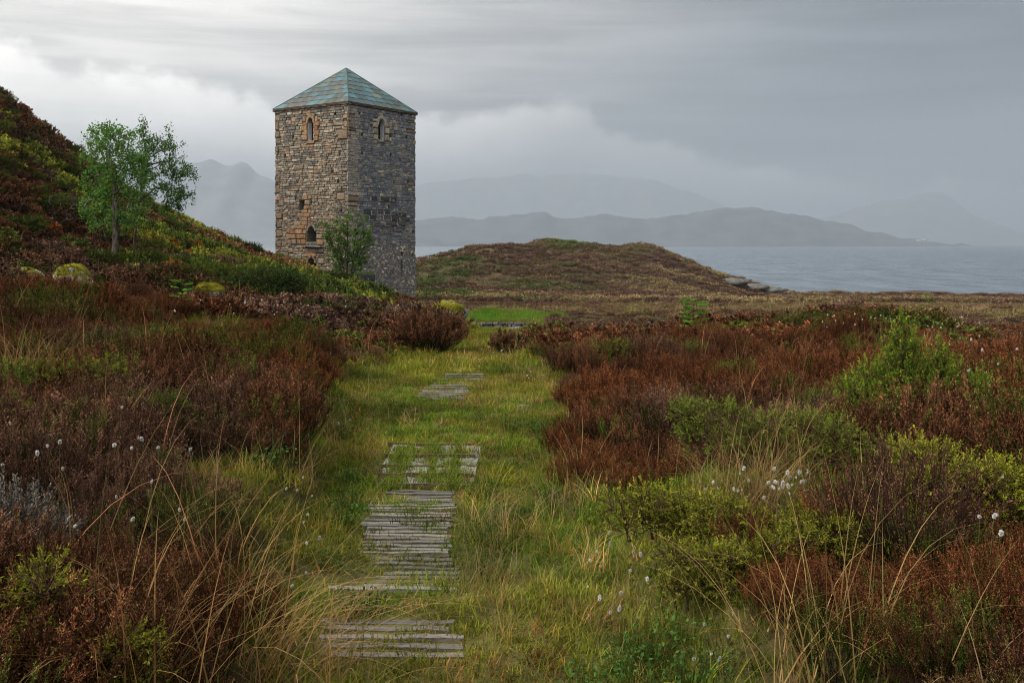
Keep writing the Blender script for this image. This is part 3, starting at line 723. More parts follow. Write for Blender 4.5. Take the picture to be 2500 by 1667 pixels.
        pane = make_mesh('pane', [P(f, a0, -.42, h0), P(f, a1, -.42, h0), P(f, a1, -.42, h1), P(f, a0, -.42, h1)], [[0, 1, 2, 3]], None, None, [M_GLASS]); obj('pane', pane, win)
        gf = Geo(); tb = .035
        for (x0, y0, x1, y1) in [(a0, h0, a0 + tb, h1 - hd), (a1 - tb * 1.6, h0, a1, h1 - hd), (a0, h0 - .03, a1, h0 + tb)]:
            Vv = [P(f, x0, -.06, y0), P(f, x1, -.06, y0), P(f, x1, -.06, y1), P(f, x0, -.06, y1), P(f, x0, -.40, y0), P(f, x1, -.40, y0), P(f, x1, -.40, y1), P(f, x0, -.40, y1)]
            gf.add(Vv, [[0, 1, 2, 3], [0, 4, 5, 1], [1, 5, 6, 2], [2, 6, 7, 3], [3, 7, 4, 0]])
        obj('window_frame', gf.mesh('window_frame', [M_FRAME]), win)
    lancet('L', winL, (.30, .21, .12)); lancet('R', winR, (.40, .38, .33))
    # arched recess: ring of voussoirs over the opening and over the vault below
    def arch_ring(f, cx, cy_, rx, ry, tk, n, colr, pts=(0, math.pi)):
        a, h = ah(f, cx, cy_); sc = 1 / 32.0
        for k in range(n):
            t0 = pts[0] + (pts[1] - pts[0]) * k / n + .02; t1 = pts[0] + (pts[1] - pts[0]) * (k + 1) / n - .02
            q = [(a + rx * sc * math.cos(t), h + ry * sc * math.sin(t)) for t in (t0, t1)] + [(a + (rx + tk) * sc * math.cos(t), h + (ry + tk) * sc * math.sin(t)) for t in (t1, t0)]
            pr = r.uniform(.03, .08)
            V = [P(f, x, pr, y) for x, y in q] + [P(f, x, -.5, y) for x, y in q]
            o = obj('arch_stone', make_mesh('arch_stone', np.array(V), [[0, 1, 2, 3], [0, 4, 5, 1], [1, 5, 6, 2], [2, 6, 7, 3], [3, 7, 4, 0]], None, None, [M_STONE1]), root)
            v = r.uniform(.8, 1.2); o.color = (*[x * v for x in colr], 1)
    arch_ring('L', 760.5, 564, 10.5, 12, 6, 6, (.20, .17, .13))
    arch_ring('L', 760, 642, 11, 13, 6, 9, (.22, .16, .10))
    g = Geo(); a0, h1 = ah('L', 745, 600); a1, h0 = ah('L', 788, 604)
    Vv = [P('L', x, d, y) for d in (.30, -.1) for x, y in ((a0, h0 + .08), (a1, h0), (a1, h1), (a0, h1 + .02))]
    g.add(Vv, [[0, 1, 2, 3], [0, 4, 5, 1], [1, 5, 6, 2], [2, 6, 7, 3], [3, 7, 4, 0]])
    o = obj('slate_shelf', g.mesh('slate_shelf', [M_STONE1]), root); o.color = (.22, .24, .25, 1)
    # ---- slate ledge under the eaves
    for f in faces:
        a = -.12
        while a < TS + .1:
            w = r.uniform(.25, .55); a1 = min(a + w, TS + .14); d1 = r.uniform(.06, .17); h = TZ1 + r.uniform(-.01, .02); th = r.uniform(.035, .07); sg = r.uniform(-.03, .02)
            V = [P(f, x, d, y) for d in (d1, -.25) for x, y in ((a, h + sg), (a1 - .015, h - sg), (a1 - .015, h + th - sg), (a, h + th + sg))]
            me = make_mesh('ledge_slate', np.array(V), [[0, 1, 2, 3], [0, 4, 5, 1], [1, 5, 6, 2], [2, 6, 7, 3], [3, 7, 4, 0]], None, None, [M_STONE1])
            o = obj('ledge_slate', me, root); v = r.uniform(.6, 1.5); o.color = (.14 * v, .14 * v, .135 * v, 1); a = a1
    # ---- copper roof
    roof = obj('roof', None, root); roof.location = (0, 0, 0)
    EZ, AZ = TZ1 + .17, 13.85; ov = .12; half = TS / 2 + ov; apex = np.array([0, 0, AZ - TZ0]); cz = EZ - TZ0
    ctr = np.array([off[0], off[1], 0])
    fas = Geo()
    roof_rows = 8; slen = math.hypot(half, AZ - EZ)
    pal = [(.05, .108, .128), (.07, .155, .175), (.055, .13, .165), (.075, .088, .084), (.082, .086, .078), (.07, .072, .066), (.07, .12, .12), (.11, .17, .15)]
    for f, (o_, t, n) in faces.items():
        e0 = (o_ - ctr) ; E0 = -t * half + n * half + np.array([0, 0, cz]); E1 = t * half + n * half + np.array([0, 0, cz])
        sl = (apex - (E0 + E1) / 2) / slen; nn = np.cross(t, sl); nn = nn if nn[2] > 0 else -nn
        gr = Geo(); dn = nn * -.03
        gr.add([E0 + dn, E1 + dn, apex + dn], None, [[0, 1, 2]])
        obj('roof_deck', gr.mesh('roof_deck', [M_FASCIA]), roof)
        for row in range(roof_rows):
            s0 = slen * row / roof_rows; s1 = slen * (row + 1) / roof_rows
            hw0 = half * (1 - s0 / slen); hw1 = half * (1 - s1 / slen)
            x = -hw0 - r.uniform(0, .6)
            shift = r.uniform(0, .9)
            x = -half - 1 + shift
            while x < hw0:
                x1 = x + r.uniform(.95, 1.15)
                # clip the sheet rectangle with the sloping hips
                def clip(s): lim = half * (1 - s / slen); return max(x, -lim), min(x1 - .03, lim)
                l0, r0_ = clip(s0); l1, r1_ = clip(s1)
                poly = []
                if r0_ - l0 > .02:
                    poly = [(l0, s0), (r0_, s0)]
                    sx = slen * (1 - max(abs(x1), 0) / half)
                    if x1 > 0 and s0 < sx < s1: poly.append((x1 - .03, sx))
                    if r1_ - l1 > .02: poly += [(r1_, s1), (l1, s1)]
                    else:
                        xm = (max(min(0, x1), x)); poly.append((xm, min(s1, slen * (1 - abs(xm) / half))))
                    sx = slen * (1 - abs(x) / half)
                    if x < 0 and s0 < sx < s1: poly.append((x, sx))
                    # drop degenerate repeats
                    pl = []
                    for p in poly:
                        if not pl or (abs(p[0] - pl[-1][0]) + abs(p[1] - pl[-1][1])) > .02: pl.append(p)
                    if len(pl) >= 3:
                        mid = n * half + np.array([0, 0, cz])
                        lift = lambda s: .034 - .026 * (s - s0) / (s1 - s0)
                        topv = [mid + t * p[0] + sl * p[1] + nn * lift(p[1]) for p in pl]; botv = [mid + t * p[0] + sl * p[1] + nn * (lift(p[1]) - .03) for p in pl]
                        m_ = len(pl); me = bpy.data.meshes.new('copper_sheet')
                        cc = np.mean(topv, 0)
                        # local frame: x across the slope, y up the slope
                        R = np.array([t, sl, nn])
                        vv = [tuple(R @ (q - cc)) for q in topv + botv]
                        me.from_pydata(vv, [], [list(range(m_)), list(range(2 * m_ - 1, m_ - 1, -1))] + [[k, m_ + k, m_ + (k + 1) % m_, (k + 1) % m_] for k in range(m_)])
                        me.materials.append(M_COPPER); me.update()
                        o = obj('copper_sheet', me, roof)
                        from mathutils import Matrix
                        Mx = Matrix(((t[0], sl[0], nn[0], cc[0]), (t[1], sl[1], nn[1], cc[1]), (t[2], sl[2], nn[2], cc[2]), (0, 0, 0, 1)))
                        o.matrix_local = Mx
                        fr = abs((x + x1) / 2) / max(hw0, .01)
                        c = r.choice(pal)
                        if f == 'L' and r.random() < .5 and row < 6 and fr < .7: c = r.choice(pal[3:6])
                        if f == 'R' and r.random() < .65: c = r.choice(pal[:3])
                        if fr > .8: c = pal[r.choice([0, 1, 2, 6])]
                        v = r.uniform(.65, 1.3); o.color = (*[q * v for q in c], 1)
                x = x1
        # eave board
        gq = Geo(); q0 = -t * (half + .02) + n * (half + .02); q1 = t * (half + .02) + n * (half + .02)
        z0, z1 = cz - .10, cz - .004; b0 = -t * (half - .2) + n * (half - .2); b1 = t * (half - .2) + n * (half - .2)
        up = np.array([0, 0, 1.0])
        gq.add([q0 + up * z0, q1 + up * z0, q1 + up * z1, q0 + up * z1, b0 + up * z0, b1 + up * z0], [[0, 1, 2, 3], [0, 4, 5, 1]])
        obj('eave_board', gq.mesh('eave_board', [M_FASCIA]), roof)
        # hip cap
        hp = Geo(); tube(hp, [E0 + nn * .03, apex + np.array([0, 0, .03])], [.035, .03], 6); o = obj('hip_cap', hp.mesh('hip_cap', [M_COPPER]), roof); o.color = (.07, .13, .14, 1)
    # under-roof core closing the gap between wall top and eaves
    gq = Geo(); k = TS / 2 - .12
    lo = TZ1 - TZ0 - .01; hi = cz - .02
    cs = [lt * -k + rt * -k, lt * k + rt * -k, lt * k + rt * k, lt * -k + rt * k]
    gq.add([c + np.array([0, 0, lo]) for c in cs] + [c + np.array([0, 0, hi]) for c in cs], [[0, 1, 5, 4], [1, 2, 6, 5], [2, 3, 7, 6], [3, 0, 4, 7]])
    obj('eave_core', gq.mesh('eave_core', [M_FASCIA]), root)
    return root
tower()

# ---------------------------------------------------------------- slate-clad vault beside the tower
def slate_vault():
    p = at(885, 720, 66.0); root = thing('slate_vault', 'low dark slate-clad vault with turf on top at the tower foot', 'vault', (p.x, p.y, p.z))
    r = random.Random(9); a = math.radians(8); t = np.array([math.cos(a), math.sin(a), 0]); n = np.array([math.sin(a), -math.cos(a), 0]); t2 = -n
    w, hgt, dep = 1.55, 1.32, 2.2
    g = Geo(); c = [t * -w / 2, t * w / 2, t * w / 2 + t2 * dep, t * -w / 2 + t2 * dep]
    g.add([*[q + np.array([0, 0, -1.0]) for q in c], *[q + np.array([0, 0, hgt]) for q in c]], [[0, 1, 5, 4], [1, 2, 6, 5], [2, 3, 7, 6], [3, 0, 4, 7], [4, 5, 6, 7]])
    obj('core', g.mesh('core', [M_MORTAR]), root)
    def panels(o0, tt, nn, width):
        h = -.8
        while h < hgt - .05:
            h1 = min(h + r.uniform(.32, .5), hgt); x = 0
            while x < width - .02:
                x1 = min(x + r.uniform(.2, .5), width)
                if width - x1 < .1: x1 = width
                b = .02; V = [o0 + tt * xx + nn * d + np.array([0, 0, y]) for d in (.05, -.03) for xx, y in ((x + .012, h + .012), (x1 - .012, h + .012), (x1 - .012, h1 - .012), (x + .012, h1 - .012))]
                o = obj('slate_panel', make_mesh('slate_panel', np.array(V), [[0, 1, 2, 3], [0, 4, 5, 1], [1, 5, 6, 2], [2, 6, 7, 3], [3, 7, 4, 0]], None, None, [M_STONE1]), root)
                v = r.uniform(.6, 1.5); o.color = (.10 * v, .102 * v, .108 * v, 1); x = x1
            h = h1
    panels(c[0], t, n, w); panels(c[1], t2, t, dep); panels(c[3], n, -t, dep)
    g = Geo(); b0 = [q * 1.06 for q in (c[0], c[1])] + [c[2] + t * .06, c[3] - t * .06]
    g.add([*[q + np.array([0, 0, hgt + .01]) for q in b0], *[q + np.array([0, 0, hgt + .09]) for q in b0]], [[0, 1, 5, 4], [1, 2, 6, 5], [2, 3, 7, 6], [3, 0, 4, 7], [4, 5, 6, 7], [0, 3, 2, 1]])
    o = obj('cap_slab', g.mesh('cap_slab', [M_STONE1]), root); o.color = (.13, .13, .125, 1)
    g = Geo(); n_ = 900; a_ = rng.uniform(-w / 2, w / 2, n_); b_ = rng.uniform(-.02, dep, n_)
    Pp = t * a_[:, None] + t2 * b_[:, None] + np.array([0, 0, hgt + .09]); D = rng.normal(size=(n_, 3)) * .5 + np.array([0, 0, 1])
    blades(g, Pp, D, rng.uniform(.08, .22, n_), .03, .5, np.array([.08, .13, .03]) * rng.uniform(.6, 1.4, (n_, 1)), 2)
    obj('turf', g.mesh('turf', [M_LEAF]), root, kind='stuff')
slate_vault()

# ---------------------------------------------------------------- trees
def grow_tree(r, targets, trunk, r_tip=.006, step=.22, power=.5):
    """connect crown targets to a skeleton, lowest/nearest first; returns nodes, parents, radii, tip ids"""
    N = [np.array(trunk[0], float)]; par = [-1]
    for q in trunk[1:]:
        a = N[-1]; m = max(1, int(np.linalg.norm(np.array(q) - a) / step))
        for k in range(1, m + 1): N.append(a + (np.array(q) - a) * k / m); par.append(len(N) - 2)
    ntr = len(N); tips = []
    base = N[0]
    order = sorted(range(len(targets)), key=lambda i: np.linalg.norm(targets[i] - N[ntr - 1]) + r.random() * .4)
    for i in order:
        tg = targets[i]; A = np.array(N); d = tg - A; dist = np.linalg.norm(d, axis=1)
        cost = dist + np.where(d[:, 2] < .15 * dist, 1.2 * dist, 0) + np.where(np.arange(len(A)) < ntr * .35, 2.0, 0)
        j = int(np.argmin(cost)); a = N[j]; L = np.linalg.norm(tg - a); m = max(2, int(L / step))
        up = np.array([0, 0, .12 * L]); pj = j
        for k in range(1, m + 1):
            f = k / m; p = a + (tg - a) * f + np.array([0, 0, -1]) * (.10 * L * math.sin(f * math.pi)) + r.normal(size=3) * .03 * step * 4 * (f < 1)
            N.append(p); par.append(pj); pj = len(N) - 1
        tips.append(pj)
    cnt = np.zeros(len(N))
    for tp in tips:
        k = tp
        while k >= 0: cnt[k] += 1; k = par[k]
    cnt = np.maximum(cnt, 1)
    return np.array(N), np.array(par), r_tip * cnt ** power, tips, cnt
def skeleton_mesh(N, par, rad, name, mat, minr=0.0):
    g = Geo(); idx = np.where((par >= 0) & (rad > minr))[0]
    A = N[par[idx]]; B = N[idx]; n = len(idx); D = nrm(B - A); S = nrm(np.cross(D, np.array([.31, .72, .11]))); T = np.cross(D, S); k = 6
    ra = rad[par[idx]]; ra = np.minimum(ra, rad[idx] * 1.35); rb = rad[idx]; V = []
    for q in range(k):
        c, s = math.cos(q * 6.2832 / k), math.sin(q * 6.2832 / k); V.append(A - D * ra[:, None] * .3 + (S * c + T * s) * ra[:, None])
    for q in range(k):
        c, s = math.cos(q * 6.2832 / k), math.sin(q * 6.2832 / k); V.append(B + (S * c + T * s) * rb[:, None])
    V = np.stack(V, 1).reshape(-1, 3); b = (np.arange(n) * 2 * k)[:, None]
    Q = np.concatenate([b + np.array([q, (q + 1) % k, k + (q + 1) % k, k + q]) for q in range(k)])
    g.add(V, Q); return g.mesh(name, [mat], True)
def crown(N, par, tips, cnt, r, per, L, W, cols, spread, maxc=2, wts=None):
    g = Geo(); idx = np.where(cnt <= maxc)[0]; idx = idx[par[idx] >= 0]
    idx = np.repeat(idx, per); P = N[par[idx]] + (N[idx] - N[par[idx]]) * r.random((len(idx), 1)) + r.normal(size=(len(idx), 3)) * spread
    D = nrm(N[idx] - N[par[idx]]) * .5 + r.normal(size=(len(idx), 3)) + np.array([0, 0, -.1])
    C = np.array(cols)[r.integers(0, len(cols), len(idx))] * r.uniform(.65, 1.35, (len(idx), 1))
    leaves(g, P, D, r.uniform(.7, 1.3, len(idx)) * L, W, C, r); return g.mesh('crown', [M_LEAF])
def ell(r, c, rad, n, hollow=.35):
    v = nrm(r.normal(size=(n, 3))) * (hollow + (1 - hollow) * r.random((n, 1)) ** .6); return np.array(c) + v * np.array(rad)
def tree(name, label, cat, base, trunk, ells, ntg, seed, r_tip, per, L, W, cols, spread, bark=(1, 1, 1), extra=None, maxc=2, step=.22, power=.5):
    r = np.random.default_rng(seed); root = thing(name, label, cat, base)
    tg = np.concatenate([ell(r, np.array(c) - np.array(base), rd, int(n)) for c, rd, n in ells])
    if extra is not None: tg = np.concatenate([tg, extra - np.array(base)])
    tr = [np.array(q) - np.array(base) for q in trunk]
    N, par, rad, tips, cnt = grow_tree(r, list(tg), tr, r_tip, step, power)
    o = obj('trunk', skeleton_mesh(N, par, rad, 'trunk', M_BARK), root); o.color = (*bark, 1)
    obj('crown', crown(N, par, tips, cnt, r, per, L, W, cols, spread, maxc), root, kind='stuff')
    return root
LG = [(.09, .215, .030), (.115, .25, .038), (.065, .17, .024), (.14, .26, .05)]
DG = [(.085, .195, .03), (.105, .225, .036), (.07, .16, .028)]
TY = 31.0
b1 = gp(278, 662, 0, 33); TY = b1.y
T = lambda px, py, dy=0: tuple(at(px, py, TY + dy))
tree('rowan_tree', 'slender green tree with pale trunk on the left hillside, the denser one', 'tree', tuple(b1 - Vector((0, 0, .1))), [tuple(b1 - Vector((0, 0, .1))), T(280, 610), T(283, 560), T(280, 505), T(282, 450), T(272, 390)],
     [(T(278, 375), (.85, .75, .78), 130), (T(255, 345), (.55, .5, .45), 46), (T(235, 500), (.5, .6, .6), 36), (T(250, 440), (.55, .6, .55), 60), (T(318, 450), (.5, .6, .5), 50), (T(265, 530), (.75, .7, .5), 40), (T(325, 520), (.6, .5, .45), 26), (T(330, 400), (.35, .5, .4), 26)], 0, 3, .0055, 12, .082, .046, LG, .07, (1.3, 1.25, 1.2), np.array([T(a, b, random.uniform(-.4, .4)) for a, b in [(215, 345), (228, 312), (238, 304), (250, 300), (262, 305), (266, 322), (292, 316), (300, 330), (312, 322), (205, 372), (208, 390), (203, 430), (212, 452), (198, 480), (215, 505), (230, 535), (240, 560), (300, 560), (222, 560), (330, 560), (235, 330), (222, 330)]]), power=.44)
tb = at(326, 560, TY + 6); tb.z = gh(tb.x, tb.y) - .1
T2 = lambda px, py, dy=0: tuple(at(px, py, tb.y + dy))
tree('rowan_tree', 'dark open-crowned tree leaning out behind the denser tree on the hillside', 'tree', tuple(tb), [tuple(tb), T2(334, 520), T2(348, 460), T2(360, 400), T2(350, 330)],
     [(T2(385, 400), (.95, .8, .85), 130), (T2(425, 470), (.75, .6, .32), 60), (T2(395, 350), (.5, .5, .35), 34), (T2(350, 330), (.25, .3, .5), 22), (T2(440, 420), (.5, .4, .3), 26), (T2(420, 510), (.5, .4, .3), 20)], 0, 5, .0048, 12, .085, .046, DG, .07, (.6, .55, .5),
     extra=np.array([T2(348, 285), T2(352, 300), T2(418, 303), T2(412, 318), T2(480, 488), T2(470, 470), T2(456, 350), T2(472, 440)]), power=.40)
q = gp(60, 278); q.z -= .1
T3 = lambda px, py: tuple(at(px, py, q.y))
tree('rowan_tree', 'small sparse tree on the skyline at the upper left corner', 'tree', tuple(q), [tuple(q), T3(54, 262), T3(44, 240)], [(T3(44, 242), (.38, .36, .36), 46), (T3(57, 262), (.22, .3, .25), 20)], 0, 8, .005, 8, .10, .055, DG, .05, (.6, .6, .6))
# many-stemmed rowan in front of the tower
q = at(848, 668, 62.0); q.z = gh(q.x, q.y) - .1
T4 = lambda px, py, dy=0: tuple(at(px, py, q.y + dy))
def rowan_bush():
    r = np.random.default_rng(12); root = thing('rowan_bush', 'fan-shaped many-stemmed green bush growing in front of the tower', 'bush', tuple(q))
    gB = []; gC = Geo()
    for k in range(9):
        ang = -1.0 + 2.0 * k / 8; dx = math.sin(ang) * 62 + r.normal() * 5; top = 545 - 28 * math.cos(ang) + abs(ang) * 42
        tip = np.array(T4(852 + dx, top, r.uniform(-.8, .8))) - np.array(q); b = r.normal(size=3) * np.array([.06, .06, 0])
        mid = b + (tip - b) * .5 + np.array([-.08 * math.sin(ang), 0, .12])
        nT = 20
        tg = tip * r.uniform(.42, 1.02, (nT, 1)) + r.normal(size=(nT, 3)) * np.array([.36, .36, .30])
        N, par, rad, tips, cnt = grow_tree(r, list(tg), [b, mid, tip * .92], .009, .25, .5)
        me = skeleton_mesh(N, par, rad, 'stem', M_BARK); o = obj('stem', me, root); o.color = (.45, .42, .38, 1)
        idx = np.where((cnt <= 2) & (par >= 0))[0]; idx = np.repeat(idx, 13)
        P_ = N[par[idx]] + (N[idx] - N[par[idx]]) * r.random((len(idx), 1)) + r.normal(size=(len(idx), 3)) * .06
        C = np.array(LG)[r.integers(0, 4, len(idx))] * np.array([1.15, .95, 1.0]) * r.uniform(.6, 1.3, (len(idx), 1))
        leaves(gC, P_, r.normal(size=(len(idx), 3)), r.uniform(.10, .19, len(idx)), .085, C, r)
    obj('crown', gC.mesh('crown', [M_LEAF]), root, kind='stuff')
rowan_bush()

# ---------------------------------------------------------------- plant prototypes (kept outside the scene, used by the scattered cover)
def proto_coll(name, meshes):
    c = bpy.data.collections.new(name)
    for i, me in enumerate(meshes): c.objects.link(bpy.data.objects.new('%s_%02d' % (name, i), me))
    return c
def heather_clump(r, R, H, nsprig, ntwig, nleaf, L, W, stemr, dome=.35, pale=.03, fmin=.48):
    g = Geo(); n = nsprig
    ph = r.uniform(0, 6.283, n); rr = R * np.sqrt(r.random(n)); tip = np.stack([rr * np.cos(ph), rr * np.sin(ph), H * (1 - dome * (rr / R) ** 2) * r.uniform(.6, 1.15, n)], 1)
    base = tip * np.array([.35, .35, 0]) + r.normal(size=(n, 3)) * np.array([.02, .02, 0])
    mid = base + (tip - base) * .5 + np.stack([np.cos(ph), np.sin(ph), 0 * ph], 1) * (R * .12)
    wc = np.array([.42, .5, .6]) * r.uniform(.5, 1.2, (n, 1))
    stems(g, base, mid, stemr, stemr * .8, wc); stems(g, mid, tip, stemr * .8, stemr * .3, wc)
    # twigs leave the upper two thirds of each sprig
    m = n * ntwig; k = np.repeat(np.arange(n), ntwig); f = r.uniform(fmin, 1.0, m)[:, None] ** .8
    pos = np.where(f < .5, base[k] + (mid[k] - base[k]) * f * 2, mid[k] + (tip[k] - mid[k]) * (f - .5) * 2)
    d = nrm(nrm(tip[k] - base[k]) * .9 + r.normal(size=(m, 3)) * .32 + np.array([0, 0, .5])); tl = (r.uniform(.10, .22, m) * H)[:, None]
    stems(g, pos, pos + d * tl, stemr * .5, stemr * .2, np.repeat(wc, ntwig, 0))
    q = np.repeat(np.arange(m), nleaf); t = r.random((len(q), 1))
    P = pos[q] + d[q] * tl[q] * t; D = d[q] * 1.5 + r.normal(size=(len(q), 3)) * .55
    C = np.ones((len(q), 3)) * r.uniform(.4, 1.7, (len(q), 1)) * (np.repeat(r.uniform(.35, 1.75, n), ntwig)[q][:, None]); C[:, 1] *= r.uniform(.9, 1.12, len(q))
    C *= (.55 + .75 * f[q]); pl = r.random(len(q)) < pale; C[pl] = np.array([3.6, 5.2, 6.2]) * r.uniform(.5, 1.1, (pl.sum(), 1))  # heather's brown tips, plus inner shade painted as darker leaves lower on the sprig
    leaves(g, P, D, r.uniform(.7, 1.3, len(q)) * L, W, C, r)
    return g.mesh('heather_clump', [M_INST])
def grass_tuft(r, R, n, l0, l1, w, lean, bend, var=.35, seg=3):
    g = Geo(); P = r.normal(size=(n, 3)) * np.array([R * .5, R * .5, 0]); ph = r.uniform(0, 6.283, n); le = np.abs(r.normal(size=n)) * lean
    D = np.stack([np.cos(ph) * le, np.sin(ph) * le, np.ones(n)], 1)
    C = np.ones((n, 3)) * r.uniform(1 - var, 1 + var, (n, 1)); dry = r.random(n) < .14; C[dry] *= np.array([1.75, 1.2, 1.5])
    blades(g, P, D, r.uniform(l0, l1, n), w, r.uniform(.2, 1, n) * bend, C, seg)
    return g.mesh('grass_tuft', [M_GRASS])
def leaf_tuft(r, R, H, n, L, W):
    g = Geo(); P = r.normal(size=(n, 3)) * np.array([R * .5, R * .5, 0]); P[:, 2] = r.uniform(.02, H, n)
    D = r.normal(size=(n, 3)) + np.array([0, 0, .4]); leaves(g, P, D, r.uniform(.6, 1.3, n) * L, W, np.ones((n, 3)) * r.uniform(.6, 1.4, (n, 1)), r)
    b = P * np.array([.6, .6, 0]); stems(g, b, P, .0015, .001, np.array([.8, .6, .6])); return g.mesh('leaf_tuft', [M_GRASS])
pr = np.random.default_rng(3)
K_HNEAR = proto_coll('heather_near', [heather_clump(pr, .20, h, 40, 9, 10, .0145, .0046, .0022) for h in (.34, .40, .46, .38, .42)])
K_HCLOSE = proto_coll('heather_close', [heather_clump(pr, .20, h, 44, 11, 16, .0098, .0030, .0018) for h in (.34, .40, .46)])
K_HMID = proto_coll('heather_mid', [heather_clump(pr, .36, h, 32, 7, 6, .044, .020, .004, .5, .012) for h in (.40, .46, .5, .43)])
K_HFAR = proto_coll('heather_far', [heather_clump(pr, .85, h, 34, 4, 4, .13, .06, .01, .6, .0) for h in (.42, .5, .58)])
K_SHORT = proto_coll('short_grass', [grass_tuft(pr, .09, n, .025, .075, .0062, .7, .9) for n in (38, 44, 48, 42)])
K_MEDG = proto_coll('medium_grass', [grass_tuft(pr, .09, n, .10, .26, .006, .55, 1.0, .35, 4) for n in (26, 32, 36)])
K_LONG = proto_coll('long_grass', [grass_tuft(pr, .12, n, .25, .55, .0055, .7, 1.1, .3, 5) for n in (18, 24, 20)])
K_STALK = proto_coll('dry_stalk', [grass_tuft(pr, .12, n, .35, .75, .0045, .8, .8, .3, 5) for n in (3, 4, 6)])
K_FARG = proto_coll('moor_grass', [grass_tuft(pr, .8, n, .2, .5, .03, .7, .8, .35, 2) for n in (70, 90)])
K_HERB = proto_coll('herb', [leaf_tuft(pr, .14, .12, n, .022, .014) for n in (60, 80)])
K_GREEN = proto_coll('green_clump', [heather_clump(pr, .42, h, 44, 5, 6, .058, .024, .004, .55, 0) for h in (.26, .34, .42)])

def scatter(name, P, coll, scale, tint, label, tilt=.12, hz=None):
    n = len(P); r = np.random.default_rng(len(name) + n)
    me = bpy.data.meshes.new(name); me.vertices.add(n); me.vertices.foreach_set('co', np.asarray(P, np.float32).ravel())
    def add(nm, typ, dom, data, key):
        a = me.attributes.new(nm, typ, dom); a.data.foreach_set(key, np.asarray(data).ravel())
    rot = np.stack([r.normal(size=n) * tilt, r.normal(size=n) * tilt, r.uniform(0, 6.283, n)], 1).astype(np.float32)
    s = np.repeat(np.asarray(scale, np.float32)[:, None], 3, 1)
    if hz is not None: s[:, 2] *= hz
    add('rot', 'FLOAT_VECTOR', 'POINT', rot, 'vector'); add('scl', 'FLOAT_VECTOR', 'POINT', s, 'vector')
    add('vid', 'INT', 'POINT', r.integers(0, len(coll.objects), n).astype(np.int32), 'value')
    c = np.ones((n, 4), np.float32); c[:, :3] = tint; add('tint', 'FLOAT_COLOR', 'POINT', c, 'color')
    o = obj(name, me, kind='stuff', label=label)
    ng = bpy.data.node_groups.new('scatter_' + name, 'GeometryNodeTree')
    ng.interface.new_socket('Geometry', in_out='INPUT', socket_type='NodeSocketGeometry'); ng.interface.new_socket('Geometry', in_out='OUTPUT', socket_type='NodeSocketGeometry')
    nd, lk = ng.nodes, ng.links
    gi = nd.new('NodeGroupInput'); go = nd.new('NodeGroupOutput'); ip = nd.new('GeometryNodeInstanceOnPoints'); ci = nd.new('GeometryNodeCollectionInfo')
    ci.inputs['Collection'].default_value = coll; ci.inputs['Separate Children'].default_value = True; ci.inputs['Reset Children'].default_value = True
    def na(nm, typ):
        a = nd.new('GeometryNodeInputNamedAttribute'); a.data_type = typ; a.inputs['Name'].default_value = nm
        return [q for q in a.outputs if q.enabled and q.name == 'Attribute'][0]
    lk.new(gi.outputs[0], ip.inputs['Points']); lk.new(ci.outputs[0], ip.inputs['Instance']); ip.inputs['Pick Instance'].default_value = True
    lk.new(na('vid', 'INT'), ip.inputs['Instance Index']); lk.new(na('rot', 'FLOAT_VECTOR'), ip.inputs['Rotation']); lk.new(na('scl', 'FLOAT_VECTOR'), ip.inputs['Scale'])
    lk.new(ip.outputs[0], go.inputs[0])
    md = o.modifiers.new('scatter', 'NODES'); md.node_group = ng
    return o
def field(y0, y1, step, seed, ux=.70, mx=1.3):
    r = np.random.default_rng(seed); xm = ux * y1 + mx
    X, Y = np.meshgrid(np.arange(-xm, xm, step), np.arange(y0, y1, step)); X = X.ravel() + r.uniform(-.5, .5, X.size) * step; Y = Y.ravel() + r.uniform(-.5, .5, Y.size) * step
    k = (np.abs(X) < ux * Y + mx); return X[k], Y[k], r
def xyz(X, Y, dz=0.0): return np.stack([X, Y, ground_h(X, Y) + dz], 1)
UPX = lambda X, Y: X / np.maximum(Y, 1.0) * F + 1250
def heather_tint(X, Y, r):
    n = fbm(X * .55, Y * .55, 201, 3); n2 = fbm(X * .8 + 9, Y * .8, 806, 3); n = n[:, None]; n2 = n2[:, None]
    br = np.array([.128, .056, .028]); ru = np.array([.145, .053, .022]); gy = np.array([.180, .112, .082]); gn = np.array([.075, .088, .016])
    c = br + (ru - br) * sstep(.48, .6, n); c = c + (gy - c) * sstep(.42, .30, n) * .4; c = c + (gn - c) * sstep(.61, .72, n2) * .75
    g2 = (r.random((len(X), 1)) < .10); c = np.where(g2, gn * 1.1, c)
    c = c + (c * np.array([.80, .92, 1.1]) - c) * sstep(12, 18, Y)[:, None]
    return c * r.uniform(.62, 1.38, (len(X), 1))
def slope_green(X, Y):
    """how far the juniper and moss of the left hillside replace the heather"""
    u = UPX(X, Y); hill = sstep(24, 29, Y + (u - 300) * .002) * sstep(980, 860, u) * sstep(75, 60, Y)
    return hill * sstep(.42, .56, fbm(X * .28, Y * .28, 301, 4) - .01)

